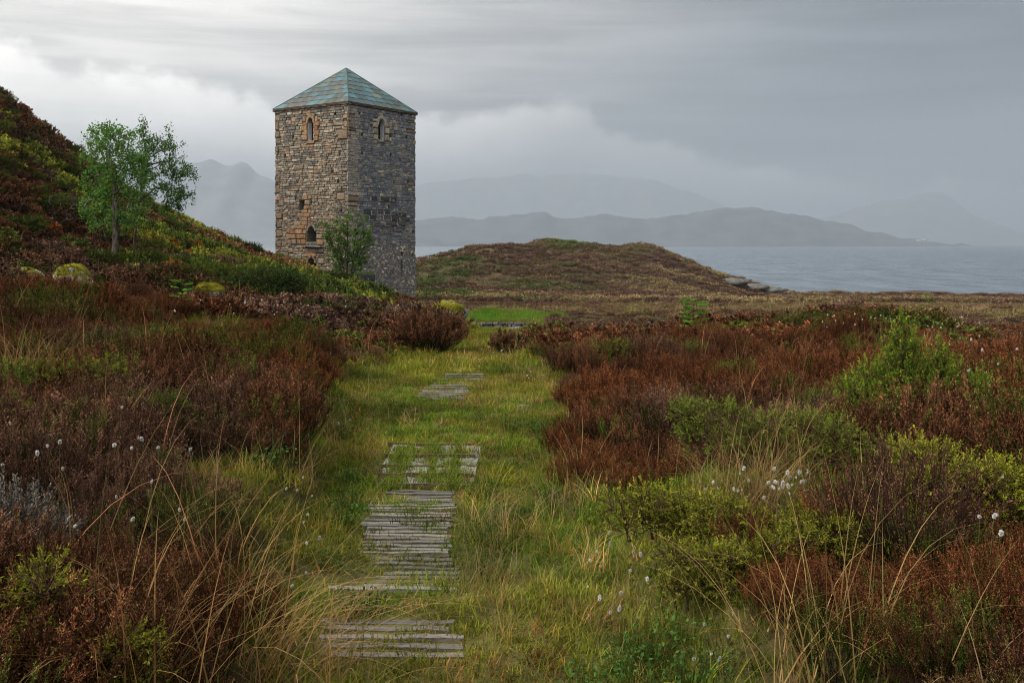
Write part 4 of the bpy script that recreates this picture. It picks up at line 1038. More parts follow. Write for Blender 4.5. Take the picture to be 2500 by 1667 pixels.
# ---- heather, near to far
X, Y, r = field(1.7, 14.5, .165, 1)
k = (path_d(X, Y) < -.10) & (r.random(len(X)) > pocket_m(X, Y) * 1.15); X, Y = X[k], Y[k]
mound = fbm(X * .75 + 3, Y * .75, 11, 3)
edge = sstep(-.1, -.7, path_d(X, Y))
hs = np.clip(.50 + 1.15 * (mound - .3) + .10 * edge, .45, 1.15) * r.uniform(.85, 1.2, len(X)); ht = heather_tint(X, Y, r); c5 = Y < 5.2
scatter('heather_bed', xyz(X[c5], Y[c5], -.03), K_HCLOSE, hs[c5], ht[c5], 'dense brown heather nearest the camera at both lower corners', .16, .80)
scatter('heather_bed', xyz(X[~c5], Y[~c5], -.03), K_HNEAR, hs[~c5], ht[~c5], 'dense brown heather either side of the path in the foreground', .16, .80)
X, Y, r = field(14.2, 47, .34, 2)
k = (path_d(X, Y) < -.15) & (r.random(len(X)) > pocket_m(X, Y)) & (r.random(len(X)) > slope_green(X, Y) * .95) & ~((X > -2.6) & (X < 2.0) & (Y > 33.5) & (Y < 50)) & ~((UPX(X, Y) > 1105) & (UPX(X, Y) < 1335) & (Y > 21) & (Y < 35)); X, Y = X[k], Y[k]
pl = sstep(21, 27, Y) * sstep(960, 1060, UPX(X, Y)); ht = heather_tint(X, Y, r); pc = np.array([.135, .082, .052]) * r.uniform(.7, 1.35, (len(X), 1)); pc = np.where((fbm(X * .3, Y * .5, 218, 3) + r.normal(size=len(X)) * .05 > .56)[:, None], np.array([.22, .17, .08]), pc)
ht = ht + (pc - ht) * pl[:, None]
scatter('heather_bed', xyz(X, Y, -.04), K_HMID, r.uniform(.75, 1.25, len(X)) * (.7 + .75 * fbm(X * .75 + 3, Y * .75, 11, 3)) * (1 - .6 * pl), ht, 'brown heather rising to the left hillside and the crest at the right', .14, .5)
X, Y, r = field(26, 66, .42, 3, .72)
k = (UPX(X, Y) < 1010) & (r.random(len(X)) < slope_green(X, Y)) & (path_d(X, Y) < -.3); X, Y = X[k], Y[k]
n = fbm(X * .6, Y * .6, 303, 3)[:, None]; gt = np.array([.065, .090, .020]) + (np.array([.18, .19, .03]) - np.array([.065, .090, .020])) * sstep(.4, .65, n)
rust = r.random((len(X), 1)) < .05; gt = np.where(rust, np.array([.22, .08, .02]), gt)
scatter('hillside_growth', xyz(X, Y, -.03), K_GREEN, r.uniform(.7, 1.3, len(X)), gt * 1.18 * r.uniform(.65, 1.35, (len(X), 1)), 'green mossy low growth covering the left hillside')
X, Y, r = field(44, 100, .62, 4, .72)
k = (r.random(len(X)) > slope_green(X, Y) * .9) & (r.random(len(X)) < np.where(UPX(X, Y) < 1000, 1, .6)) & ~((X > -2.8) & (X < 2.2) & (Y < 51)); X, Y = X[k], Y[k]
far_t = np.array([.145, .085, .054]) * r.uniform(.7, 1.35, (len(X), 1)); ng_ = sstep(.5, .65, fbm(X * .12, Y * .2, 205, 4))[:, None]
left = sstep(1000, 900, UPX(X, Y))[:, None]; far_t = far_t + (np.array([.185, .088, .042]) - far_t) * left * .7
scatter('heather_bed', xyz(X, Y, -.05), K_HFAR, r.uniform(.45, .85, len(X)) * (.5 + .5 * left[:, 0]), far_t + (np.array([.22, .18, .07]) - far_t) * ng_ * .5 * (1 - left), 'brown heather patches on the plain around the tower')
X, Y, r = field(98, 262, 1.25, 5, .72, 3)
k = (hgrid(X, Y) > -13.0) & (rock_m(X, Y) < .4) & (r.random(len(X)) < .85); X, Y = X[k], Y[k]
u = UPX(X, Y); z = hgrid(X, Y); hill = sstep(135, 150, Y) * sstep(-7.5, -5, z)
ng_ = sstep(.46, .62, fbm(X * .07, Y * .16, 206, 4)); gpatch = sstep(.55, .66, fbm(X * .10 + 4, Y * .2, 207, 4)) * sstep(1600, 1250, u)
c = np.array([.130, .078, .055]) * r.uniform(.7, 1.3, (len(X), 1)); stw = np.array([.27, .21, .10])
c = c + (stw - c) * (ng_ * (.8 - .6 * hill * sstep(1650, 1400, u)))[:, None]; c = c + (np.array([.07, .10, .025]) - c) * (gpatch * .9)[:, None]
c = c * (.5 + 1.0 * fbm(X * .05 + 2, Y * .1, 209, 3))[:, None]
topg = (np.exp(-((u - 1400) / 60) ** 2) * sstep(-.2, .5, z))[:, None]; c = c + (np.array([.12, .17, .04]) - c) * topg
scatter('heather_bed', xyz(X, Y, -.08), K_HFAR, r.uniform(.6, 1.25, len(X)), c, 'far heather and grass over the plain and the rounded knoll')
# ---- pale moor grass on the plain
X, Y, r = field(46, 250, 1.5, 6, .72, 3)
k = (hgrid(X, Y) > -12.9) & (UPX(X, Y) > 980) & (r.random(len(X)) < .7 * sstep(.45, .62, fbm(X * .06, Y * .13, 208, 4))) & ~((X > -2.8) & (X < 2.2) & (Y < 51)); X, Y = X[k], Y[k]
c = np.array([.25, .195, .095]) * r.uniform(.7, 1.3, (len(X), 1)); g2 = r.random((len(X), 1)) < .25; c = np.where(g2, np.array([.16, .19, .04]), c)
scatter('moor_grass', xyz(X, Y), K_FARG, r.uniform(.6, 1.1, len(X)), c, 'pale grass patches on the heath plain before the knoll')

# ---- path grass
SECT = []    # boardwalk footprints: x0, x1, y0, y1
def pw(px, py): y = 1.65 * F / (py - HZ); return (px - 1250) / F * y, y
def on_boards(X, Y, m=.02):
    k = np.zeros(len(X), bool)
    for a, b, c_, d in SECT: k |= (X > a - m) & (X < b + m) & (Y > c_ - m) & (Y < d + m)
    return k
for (xl, xr, yb, yt) in [(770, 1120, 1612, 1530), (820, 1132, 1442, 1385), (893, 1108, 1384, 1200), (915, 1158, 1190, 1092), (990, 1135, 978, 948), (1070, 1175, 946, 920)]:
    a, y0 = pw(xl, yb); b, _ = pw(xr, yb); c_, y1 = pw(xl, yt); d, _ = pw(xr, yt); SECT.append(((a + c_) / 2, (b + d) / 2, y0, y1))
def grass_tint(X, Y, r, dry=.0):
    n = fbm(X * 1.0, Y * 1.0, 211, 3)[:, None]; n2 = fbm(X * 2.3 + 5, Y * 2.3, 212, 3)[:, None]
    a = np.array([.115, .185, .016]); b = np.array([.195, .215, .022]); s = np.array([.36, .27, .085]); m = np.array([.25, .15, .04])
    c = a + (b - a) * sstep(.35, .6, n); c = c + (s - c) * sstep(.56, .72, n2) * .35; c = np.where(r.random((len(X), 1)) < .03 + dry, s, c); c = np.where(r.random((len(X), 1)) < .07, m, c)
    return c * r.uniform(.65, 1.35, (len(X), 1)) * (.18 + 1.4 * fbm(X * 1.7, Y * 1.7, 217, 3))[:, None]
X, Y, r = field(1.7, 13, .085, 7, .6, 1.0)
pd = path_d(X, Y); k = ((pd > -.22) | (pocket_m(X, Y) > .25)) & (~on_boards(X, Y) | (r.random(len(X)) < .10)); X, Y = X[k], Y[k]
scatter('path_grass', xyz(X, Y, -.005), K_SHORT, r.uniform(.6, 1.35, len(X)), grass_tint(X, Y, r), 'short green and yellow grass of the trodden path')
X, Y, r = field(12.8, 36, .17, 8, .6, 1.0)
k = path_d(X, Y) > -.3; X, Y = X[k], Y[k]
scatter('path_grass', xyz(X, Y, -.005), K_SHORT, r.uniform(1.3, 2.4, len(X)), grass_tint(X, Y, r, .05), 'grass of the path leading down towards the lawn')
X, Y, r = field(1.7, 15, .13, 9, .6, 1.0)
pd = path_d(X, Y); ed = np.exp(-((pd - .02) / .26) ** 2); pk = pocket_m(X, Y)
k = (r.random(len(X)) < np.maximum(ed * .5, np.maximum(pk * .6, sstep(.58, .72, fbm(X * 1.6, Y * 1.6, 213, 3)) * .35 * (pd > 0)))) & ~on_boards(X, Y, .05); X, Y = X[k], Y[k]
scatter('verge_grass', xyz(X, Y, -.01), K_MEDG, r.uniform(.5, 1.1, len(X)), grass_tint(X, Y, r, .12), 'longer mixed grass along the edges of the path')
X, Y, r = field(1.7, 15, .24, 10, .6, 1.0)
pd = path_d(X, Y); ed = np.exp(-((pd + .05) / .22) ** 2); pk = pocket_m(X, Y)
k = (r.random(len(X)) < np.maximum(ed * .16 * (X < .6), pk * .4)) & ~on_boards(X, Y, .1); X, Y = X[k], Y[k]
strw = np.array([.30, .215, .095]) * r.uniform(.65, 1.3, (len(X), 1)); strw = np.where(r.random((len(X), 1)) < .25, np.array([.10, .125, .035]), strw)
scatter('dry_grass', xyz(X, Y, -.01), K_LONG, r.uniform(.6, 1.1, len(X)), strw, 'long straw coloured grass between path and heather')
X, Y, r = field(1.8, 24, .36, 11, .68, 1.2)
k = (path_d(X, Y) < -.1) & (r.random(len(X)) < .12 + .5 * sstep(.55, .68, fbm(X * .5, Y * .5, 214, 3))) & (UPX(X, Y) > -200); X, Y = X[k], Y[k]
scatter('dry_stalks', xyz(X, Y, .12), K_STALK, r.uniform(.6, 1.15, len(X)), np.array([.33, .205, .085]) * r.uniform(.6, 1.3, (len(X), 1)), 'thin dead grass stalks sticking out of the heather')
X, Y, r = field(2.2, 9, .16, 12, .6, 1.0)
pd = path_d(X, Y); k = (pd > -.45) & (r.random(len(X)) < .05 + .5 * sstep(.55, .7, fbm(X * 1.3, Y * 1.3, 215, 3)) * (X > -.2)) & ~on_boards(X, Y); X, Y = X[k], Y[k]
scatter('low_herbs', xyz(X, Y), K_HERB, r.uniform(.6, 1.2, len(X)), np.array([.07, .15, .03]) * r.uniform(.7, 1.3, (len(X), 1)), 'small bright green leafy herbs in the grass')

# ---------------------------------------------------------------- lawn terrace and its low wall
def lawn():
    x = np.linspace(-2.55, 1.9, 60); y = np.linspace(35.12, 49.5, 70); X, Y = np.meshgrid(x, y)
    w = 1.0 - .6 * sstep(40, 49, Y); X = X * w - .3 * (1 - w) + (Y - 35) * .02
    Z = ground_h(X, Y) + .03; V = np.stack([X, Y, Z], -1).reshape(-1, 3); nc = len(x); i = np.arange(len(y) - 1)[:, None] * nc + np.arange(nc - 1)
    C = np.array([.09, .15, .02]) * (.8 + .5 * fbm(X * .8, Y * .8, 401, 3))[..., None]
    me = make_mesh('lawn', V, np.stack([i, i + 1, i + nc + 1, i + nc], -1).reshape(-1, 4), None, C.reshape(-1, 3), [M_GROUND], True)
    obj('lawn', me, kind='structure', label='small bright green lawn on the terrace beyond the path')
    r = np.random.default_rng(77); n = 5200; a = r.uniform(-2.5, 1.9, n); b = r.uniform(35.15, 49, n); w = 1 - .6 * sstep(40, 49, b); a = a * w - .3 * (1 - w) + (b - 35) * .02
    t = (np.array([.085, .23, .015]) + (np.array([.13, .20, .025]) - np.array([.085, .23, .015])) * sstep(.45, .65, fbm(a * .9, b * .5, 402, 3))[:, None]) * r.uniform(.6, 1.35, (n, 1)); t = np.where(((r.random(n) < .5) & (b > 43) & (np.abs(a + .9) < 1.0))[:, None], np.array([.15, .15, .03]), t)
    scatter('lawn_grass', xyz(a, b, .03), K_SHORT, r.uniform(1.2, 2.2, n), t, 'bright green grass blades of the small lawn')
lawn()
def boulder(name, label, cat, c, rad, seed, mats, moss=.0, group=None, tint=(1, 1, 1), pieces=True):
    """rounded boulder, its moss cushion a part of its own"""
    root = thing(name, label, cat, c, group); r = np.random.default_rng(seed)
    def blob(rd, ns, amp, flat):
        nu, nv = 26, 14; u = np.linspace(0, 2 * math.pi, nu, endpoint=False); v = np.linspace(0, math.pi, nv); U, Vv = np.meshgrid(u, v)
        d = np.stack([np.cos(U) * np.sin(Vv), np.sin(U) * np.sin(Vv), np.cos(Vv)], -1)
        k = 1 + amp * (fbm(d[..., 0] * 2.2 + ns, d[..., 1] * 2.2 + d[..., 2] * 2, ns, 4) - .5) + amp * .6 * (fbm(d[..., 0] * 7 + ns, d[..., 1] * 7 + d[..., 2] * 6, ns + 1, 3) - .5)
        P = d * k[..., None] * np.array(rd); i = np.arange(nv - 1)[:, None] * nu + np.arange(nu)[None, :]; j = np.arange(nv - 1)[:, None] * nu + (np.arange(nu)[None, :] + 1) % nu
        return P.reshape(-1, 3), np.stack([i, i + nu, j + nu, j], -1).reshape(-1, 4)
    V, Q = blob(rad, seed, .55, 0); o = obj('rock', make_mesh('rock', V, Q, None, None, [M_ROCK], True), root); o.color = (*tint, 1)
    if moss:
        V, Q = blob((rad[0] * .95, rad[1] * .95, rad[2] * .8), seed + 3, .5, 0); V[:, 2] += rad[2] * .28
        o = obj('moss_cushion', make_mesh('moss_cushion', V, Q, None, None, [M_MOSS], True), root); o.color = (1, 1, 1, 1)
        n = 1400; th = r.uniform(0, 6.28, n); ph = np.arccos(r.uniform(-.1, 1, n)); d = np.stack([np.cos(th) * np.sin(ph), np.sin(th) * np.sin(ph), np.cos(ph)], 1)
        P_ = d * np.array((rad[0] * .95, rad[1] * .95, rad[2] * .8)) * .98 + np.array([0, 0, rad[2] * .28]); g = Geo()
        leaves(g, P_, d + r.normal(size=(n, 3)) * .5, .035, .02, np.array([.20, .18, .012]) * r.uniform(.5, 1.4, (n, 1)), r); obj('moss_tips', g.mesh('moss_tips', [M_LEAF]), root, kind='stuff')
    return root
def low_wall():
    r = random.Random(21); root = thing('dry_stone_wall', 'low dry stone retaining wall under the green lawn', 'wall', (-.6, 35.0, -3.15))
    def course(x0, x1, z0, z1):
        x = x0
        while x < x1 - .03:
            w = r.uniform(.12, .42); xe = min(x + w, x1); g = Geo(); c = np.array([(x + xe) / 2, 0, (z0 + z1) / 2]); hw, hh = (xe - x) / 2 - .012, (z1 - z0) / 2 - .008
            dp = r.uniform(.10, .17); V = []
            for d, k in ((.08, 1), (-dp + .04, 1), (-dp, .78)):
                for (a, b) in ((-1, -1), (0, -1.05), (1, -1), (1, 1), (0, 1.06), (-1, 1)): V.append([a * hw * k * r.uniform(.9, 1.02), d, b * hh * k * r.uniform(.88, 1.04)])
            Q = []
            for k in range(2):
                for q_ in range(6): Q.append([k * 6 + q_, k * 6 + (q_ + 1) % 6, k * 6 + 6 + (q_ + 1) % 6, k * 6 + 6 + q_])
            Q += [[12, 13, 16, 17], [13, 14, 15, 16]]
            o = obj('stone', make_mesh('stone', np.array(V), Q, None, None, [M_STONE1]), root); o.location = c + np.array([.6, 0, 0]); v = r.uniform(.6, 1.3); o.color = (.17 * v, .17 * v, .165 * v, 1); x = xe
    z = 0.0
    for h in (.13, .11, .10, .09): course(-1.75, 1.0, z, z + h); z += h
    g = Geo(); g.add([[-1.2, .1, -.2], [1.6, .1, -.2], [1.6, .1, .42], [-1.2, .1, .42]], [[0, 1, 2, 3]]); obj('backing', g.mesh('backing', [M_MORTAR]), root)
    g = Geo(); n = 700; P_ = np.stack([rng.uniform(-1.15, 1.55, n), rng.uniform(-.1, .25, n), np.full(n, .42) + rng.uniform(-.02, .04, n)], 1)
    leaves(g, P_, rng.normal(size=(n, 3)) + np.array([0, -.4, .3]), .06, .03, np.array([.17, .13, .02]) * rng.uniform(.5, 1.3, (n, 1))); obj('moss_fringe', g.mesh('moss_fringe', [M_LEAF]), root, kind='stuff')
low_wall()
def put(px, py, y): v = at(px, py, y); return (v.x, v.y, v.z)
def gpl(px, py, up=0.0): v = gp(px, py, 0); return (v.x, v.y, v.z + up)
boulder('mossy_boulder', 'boulder capped with yellow moss between heather bush and green lawn', 'boulder', gpl(1092, 786, .16), (.50, .42, .36), 3, None, 1)
def gpl(px, py, up=0.0): v = gp(px, py, 0); return (v.x, v.y, v.z + up)
boulder('mossy_boulder', 'yellow mossy boulder right of the dark heather clump at the foot of the hillside', 'boulder', gpl(176, 708, .14), (.30, .3, .30), 5, None, 1)
boulder('mossy_boulder', 'low yellow mossy boulder left of the dark heather clump at the left edge', 'boulder', gpl(50, 698, .12), (.40, .35, .20), 7, None, 1)
boulder('mossy_boulder', 'flat yellow mossy rock at the upper edge of the heather below the junipers', 'boulder', gpl(505, 728, .10), (.36, .3, .18), 9, None, 1)
boulder('bare_rock', 'small grey stone beside the path just before the low wall', 'rock', put(1173, 818, 26), (.17, .14, .10), 11, None)
boulder('bare_rock', 'flat grey stone right of the low wall', 'rock', put(1263, 808, 31), (.42, .3, .12), 13, None)
boulder('bare_rock', 'grey stone flush with the grass at the right edge of the path', 'rock', gpl(1275, 994, .0), (.10, .08, .025), 15, None)
# shore rocks at the seaward foot of the knoll
for k, (px, py, y, rx, rz, lb) in enumerate([(1790, 692, 214, 2.6, 1.7, 'steep grey rock face on the seaward slope of the knoll'), (1835, 702, 226, 3.4, 1.5, 'broad grey shore rock below the slope of the knoll'), (1875, 710, 238, 3.2, 1.2, 'rounded grey shore rock lower down the point'), (1905, 715, 244, 2.4, .9, 'lowest grey shore rock at the tip of the point'),
        (2245, 722, 205, 4.2, 1.0, 'heather-brown knob on the edge of the plain before the sea'), (2372, 727, 205, 1.9, .8, 'dark flat-topped rock on the plain edge at the right'), (2415, 729, 205, 1.1, .55, 'small dark rock on the plain edge at the far right')]):
    dk = k >= 4; g0 = gp(px, py + 4); sp = put(px, py, y) if dk else (g0.x, g0.y, g0.z + .3); sc_ = 1 if dk else g0.y / 225
    boulder('shore_rock' if not dk else 'dark_rock', lb, 'rock', sp, (rx * sc_ * 1.15, rx * 1.1 * sc_, rz * sc_ * (1 if dk else .6)), 30 + k, None, 0, None, (.32, .24, .2) if dk else (.55, .55, .53))

# ---------------------------------------------------------------- boardwalk
def plank_mesh(r, L, W, H, tilt=0.0):
    n = 7; xs = np.linspace(-L / 2, L / 2, n); V = []
    sag = [r.uniform(-.004, .004) for _ in range(n)]; yo = [r.uniform(-.003, .003) for _ in range(n)]
    for i, x in enumerate(xs):
        for (a, b) in ((-1, 0), (1, 0), (1, 1), (-1, 1)): V.append([x + (r.uniform(-.01, .01) if i in (0, n - 1) else 0), a * W / 2 + yo[i] + r.uniform(-.0015, .0015), b * H + sag[i]])
    Q = [[0, 3, 2, 1], [4 * (n - 1) + q_ for q_ in (0, 1, 2, 3)]]
    for i in range(n - 1):
        for k in range(4): Q.append([i * 4 + k, i * 4 + (k + 1) % 4, i * 4 + 4 + (k + 1) % 4, i * 4 + 4 + k])
    return make_mesh('plank', np.array(V), Q, None, None, [M_WOOD])
def boardwalk(label, rows, seed, W=.05, lift=-.012, bear=None):
    """rows: photo x left, x right, y of each plank"""
    r = random.Random(seed); root = None
    for (xl, xr, py) in rows:
        a, y = pw(xl, py); b, _ = pw(xr, py)
        if root is None:
            bx, by = (a + b) / 2, y; root = thing('boardwalk', label, 'boardwalk', (bx, by, gh(bx, by)))
        zc = gh((a + b) / 2, y); o = obj('plank', plank_mesh(r, b - a, W * r.uniform(.85, 1.1), .024), root)
        o.location = ((a + b) / 2 - root.location.x, y - root.location.y, zc - root.location.z + lift + r.uniform(-.004, .006)); o.rotation_euler = (r.uniform(-.06, .06), r.uniform(-.012, .012), r.uniform(-.02, .02) - .015)
        v = r.uniform(.42, .85); o.color = (v, v * r.uniform(.92, .98), v * r.uniform(.82, .95), 1)
    y0 = pw(0, rows[0][2])[1]; y1 = pw(0, rows[-1][2])[1]
    for s in (.22, .78):
        xa = pw(rows[0][0] + (rows[0][1] - rows[0][0]) * s, rows[0][2])[0]; xb = pw(rows[-1][0] + (rows[-1][1] - rows[-1][0]) * s, rows[-1][2])[0]
        g = Geo(); dv = np.array([xb - xa, y1 - y0, 0]); sd = np.array([.03, 0, 0])
        p0 = np.array([xa - root.location.x, y0 - root.location.y, -.075]); p1 = p0 + dv
        V = [p0 - sd, p0 + sd, p1 + sd, p1 - sd]; V = V + [q_ + np.array([0, 0, .042]) for q_ in V]
        g.add(V, [[0, 1, 5, 4], [1, 2, 6, 5], [2, 3, 7, 6], [3, 0, 4, 7], [4, 5, 6, 7]]); o = obj('bearer', g.mesh('bearer', [M_WOOD]), root); o.color = (.5, .45, .4, 1)
    return root
r_ = random.Random(5)
def rowset(xl0, xr0, y0, xl1, xr1, y1, pitch, jl=10, drop=0.0):
    Y0, Y1 = pw(0, y0)[1], pw(0, y1)[1]; n = max(2, int(round((Y1 - Y0) / pitch))); out = []
    for k in range(n + 1):
        yy = Y0 + (Y1 - Y0) * k / n; py = HZ + 1.65 * F / yy; f = k / n
        if r_.random() < drop: continue
        out.append((xl0 + (xl1 - xl0) * f + r_.uniform(-jl, jl), xr0 + (xr1 - xr0) * f + r_.uniform(-jl, jl), py))
    return out
boardwalk('nearest boardwalk section, grey slats half sunk in the grass at the bottom', rowset(772, 1120, 1606, 790, 1110, 1525, .085, 18), 1, .042, -.017)
boardwalk('wide grey slatted boardwalk end behind the nearest sunken section', rowset(818, 1135, 1440, 835, 1125, 1384, .068, 12), 2, .038)
boardwalk('long narrow slatted boardwalk with grass between the slats in mid path', rowset(872, 1100, 1377, 915, 1108, 1196, .068, 10), 3, .036)
boardwalk('far boardwalk section of grey slats shifted right near the bend', rowset(990, 1135, 976, 1045, 1150, 944, .10, 8) + rowset(1062, 1165, 938, 1085, 1185, 920, .16, 10), 4, .05)
def ladder_walk():
    r = random.Random(31); rows = [(915, 1156, 1186), (924, 1156, 1163), (930, 1158, 1143), (940, 1160, 1121), (948, 1160, 1093)]
    a, y = pw(1035, 1186)[0], pw(0, 1186)[1]; root = thing('boardwalk', 'boardwalk section with raised brown battens and pale boards between them', 'boardwalk', (a, y, gh(a, y)))
    for k, (xl, xr, py) in enumerate(rows):
        x0, yy = pw(xl, py); x1, _ = pw(xr, py); zc = gh((x0 + x1) / 2, yy) - root.location.z
        o = obj('batten', plank_mesh(r, x1 - x0, .015, .034), root); o.location = ((x0 + x1) / 2 - root.location.x, yy - root.location.y, zc + .005); o.rotation_euler = (0, r.uniform(-.01, .01), -.012); o.color = (.46, .31, .23, 1)
        if k < 4:
            y2 = pw(0, rows[k + 1][2])[1]; dw = (y2 - yy)
            for (s0, s1) in ((.0, .17), (.25, .50), (.57, .74), (.82, 1.0)):
                a0, a1 = x0 + (x1 - x0) * (s0 + r.uniform(-.015, .015)), x0 + (x1 - x0) * (s1 + r.uniform(-.015, .015))
                o = obj('board', plank_mesh(r, a1 - a0, dw * r.uniform(.62, .78), .016), root); o.location = ((a0 + a1) / 2 - root.location.x + .01, yy + dw * .55 - root.location.y, zc + .004 + r.uniform(-.004, .006)); o.rotation_euler = (.06 + r.uniform(-.04, .04), r.uniform(-.03, .03), -.012); v = r.uniform(.6, 1.1); o.color = (v, v * .99, v * .97, 1)
    for s in (.04, .96):
        xa = pw(rows[0][0] + 241 * s, 1186)[0]; xb = pw(rows[-1][0] + 212 * s, 1093)[0]; y1 = pw(0, 1093)[1]; g = Geo()
        p0 = np.array([xa - root.location.x, 0, -.03]); p1 = np.array([xb - root.location.x, y1 - root.location.y, -.03]); sd = np.array([.014, 0, 0])
        V = [p0 - sd, p0 + sd, p1 + sd, p1 - sd]; V = V + [q_ + np.array([0, 0, .05]) for q_ in V]
        g.add(V, [[0, 1, 5, 4], [1, 2, 6, 5], [2, 3, 7, 6], [3, 0, 4, 7], [4, 5, 6, 7]]); o = obj('bearer', g.mesh('bearer', [M_WOOD]), root); o.color = (.5, .35, .25, 1)
    # grass growing up through three lines of gaps
    Xs, Ys = [], []
    for (s0, s1) in ((958, 992), (1043, 1058), (1098, 1120)):
        for k in range(60):
            f = r.random(); py = 1190 - f * 92; x, yy = pw(s0 + (s1 - s0) * f + r.gauss(0, 5), py); Xs.append(x); Ys.append(yy)
    Xs, Ys = np.array(Xs), np.array(Ys); rr = np.random.default_rng(4)
    scatter('board_grass', xyz(Xs, Ys, .0), K_SHORT, rr.uniform(.7, 1.5, len(Xs)), np.array([.14, .19, .025]) * rr.uniform(.7, 1.3, (len(Xs), 1)), 'grass growing up through gaps in the boardwalk')
ladder_walk()
rr = np.random.default_rng(44); Xs, Ys = [], []
for a, b, c_, d in SECT:
    n = int((b - a) * (d - c_) * 190); Xs.append(rr.uniform(a, b, n)); Ys.append(rr.uniform(c_, d, n))
Xs, Ys = np.concatenate(Xs), np.concatenate(Ys); kk = fbm(Xs * 4, Ys * 4, 216, 2) > .47; Xs, Ys = Xs[kk], Ys[kk]
scatter('slat_grass', xyz(Xs, Ys, -.005), K_SHORT, rr.uniform(.45, 1.15, len(Xs)), grass_tint(Xs, Ys, rr), 'thin grass and moss between the boardwalk slats')

# ---------------------------------------------------------------- junipers
def juniper_mesh(r, lobes, tw, nl, L, W, tl, cols, upb=.5, zs=.58):
    """lobes: centre, radii; twigs leave each lobe outwards and carry needle faces"""
    g = Geo(); gs = Geo(); nl = int(nl * 1.2)
    for c, rd in lobes:
        c = np.array(c) * np.array([1, 1, zs]); rd = np.array(rd); n = int(tw * (rd[0] * rd[1] * rd[2]) ** (2 / 3) / .006); n = max(n, 44)
        d = nrm(r.normal(size=(n, 3)) + np.array([0, 0, .25])); P = c + d * rd * r.uniform(.45, .95, (n, 1)); dr = nrm(d + r.normal(size=(n, 3)) * .35 + np.array([0, 0, upb])); ln = tl * r.uniform(.6, 1.4, (n, 1))
        stems(gs, P - dr * ln * .4, P + dr * ln * .8, .003, .0012, np.array([.10, .06, .035]))
        q_ = np.repeat(np.arange(n), nl); t = r.random((len(q_), 1)); PP = P[q_] + dr[q_] * ln[q_] * t; D = dr[q_] * 1.0 + r.normal(size=(len(q_), 3)) * .6
        tone = np.array(cols)[r.integers(0, len(cols), n)] * r.uniform(.75, 1.25, (n, 1)); tipc = np.array([1.25, 1.25, 1.0])
        C = tone[q_] * (1 + (tipc - 1) * (t > .6)) * r.uniform(.75, 1.25, (len(q_), 1))
        leaves(g, PP, D, L * r.uniform(.7, 1.3, len(q_)), W, C, r)
        tube(gs, [c * np.array([.9, .9, 0]), c * np.array([.95, .95, .5]), c], [.006, .005, .004], 5, (.07, .05, .035))
    return g.mesh('foliage', [M_NEEDLE]), gs.mesh('branches', [M_NEEDLE])
JC = [(.20, .22, .026), (.25, .255, .034), (.15, .175, .024), (.29, .28, .048)]
JT = [(.16, .25, .026), (.20, .28, .034), (.12, .20, .024), (.25, .30, .048)]
def juniper(label, px, py, lobes, seed, up=0.0, cols=JC, tw=26, nl=16, L=.019, W=.006, tl=.075, upb=.5, zs=.6):
    r = np.random.default_rng(seed); p = gp(px, py, up); p = Vector((p.x, p.y, gh(p.x, p.y)))
    root = thing('juniper_bush', label, 'juniper', p); f, b = juniper_mesh(r, list(lobes) + [(np.array(c) * np.array([.97, .97, .45]), np.array(d) * .85) for c, d in lobes], tw, nl, L * .95, W * .95, tl * 1.15, cols, upb, zs)
    obj('foliage', f, root, kind='stuff'); obj('branches', b, root)
    return root
def chain(r, pts, rad, n):
    out = []
    for (a, b) in zip(pts[:-1], pts[1:]):
        for k in range(n):
            f = (k + r.random()) / n; c = np.array(a) + (np.array(b) - np.array(a)) * f + r.normal(size=3) * .05; s = rad * r.uniform(.45, .95); out.append((c, (s, s, s * .55)))
    return out
jr = np.random.default_rng(15)
tall = [((0, 0, .50), (.17, .17, .28)), ((-.02, 0, .78), (.09, .09, .20)), ((-.03, 0, .96), (.045, .045, .13)), ((.20, .02, .52), (.13, .13, .2)), ((.19, .0, .72), (.055, .055, .15)), ((.36, 0, .42), (.15, .15, .13)), ((.47, .05, .42), (.09, .09, .12)), ((-.2, 0, .48), (.14, .14, .17)), ((-.32, -.02, .40), (.12, .12, .13)), ((0, -.12, .38), (.3, .16, .15)), ((.1, .14, .42), (.3, .16, .2)), ((-.12, 0, .64), (.09, .09, .14))]
juniper('tall bright green juniper with pointed tops standing in the heather at the right', 2215, 990, tall, 1, .22, JT, 34, 18, .02, .0065, .07, 1.2, .62)
juniper('spreading yellow-green juniper at the right edge', 2450, 1225, chain(jr, [(-.35, .3, .62), (-.22, .2, .48), (-.05, 0, .42), (.28, -.05, .40), (.45, .1, .42)], .17, 4) + chain(jr, [(-.05, 0, .35), (-.35, -.15, .32)], .13, 3), 2, .2, [(.25, .26, .03), (.30, .29, .045), (.19, .21, .026)], 30, 17, .018, .006, .065)
juniper('low juniper sprawling right of the path with a flat branched top', 1690, 1270, chain(jr, [(-.30, .12, .36), (-.05, .05, .33), (.22, -.05, .28), (.34, -.1, .22)], .15, 4) + chain(jr, [(-.05, .2, .40), (.15, .15, .36)], .12, 3), 3, .12, JC, 32, 17, .017, .0055, .06, .5, .42)
juniper('narrow juniper branch reaching up to the right below the white cotton grass', 1930, 1330, chain(jr, [(-.28, -.05, .16), (-.1, 0, .24), (.08, .05, .33), (.26, .05, .36)], .085, 4), 4, .12, JC, 32, 17, .016, .0055, .055, .5, .48)
juniper('small round juniper in the heather near the lower right grass', 1700, 1425, chain(jr, [(-.1, 0, .30), (.1, .0, .30), (.16, 0, .24)], .10, 4), 5, .12, JC, 34, 17, .015, .005, .05)
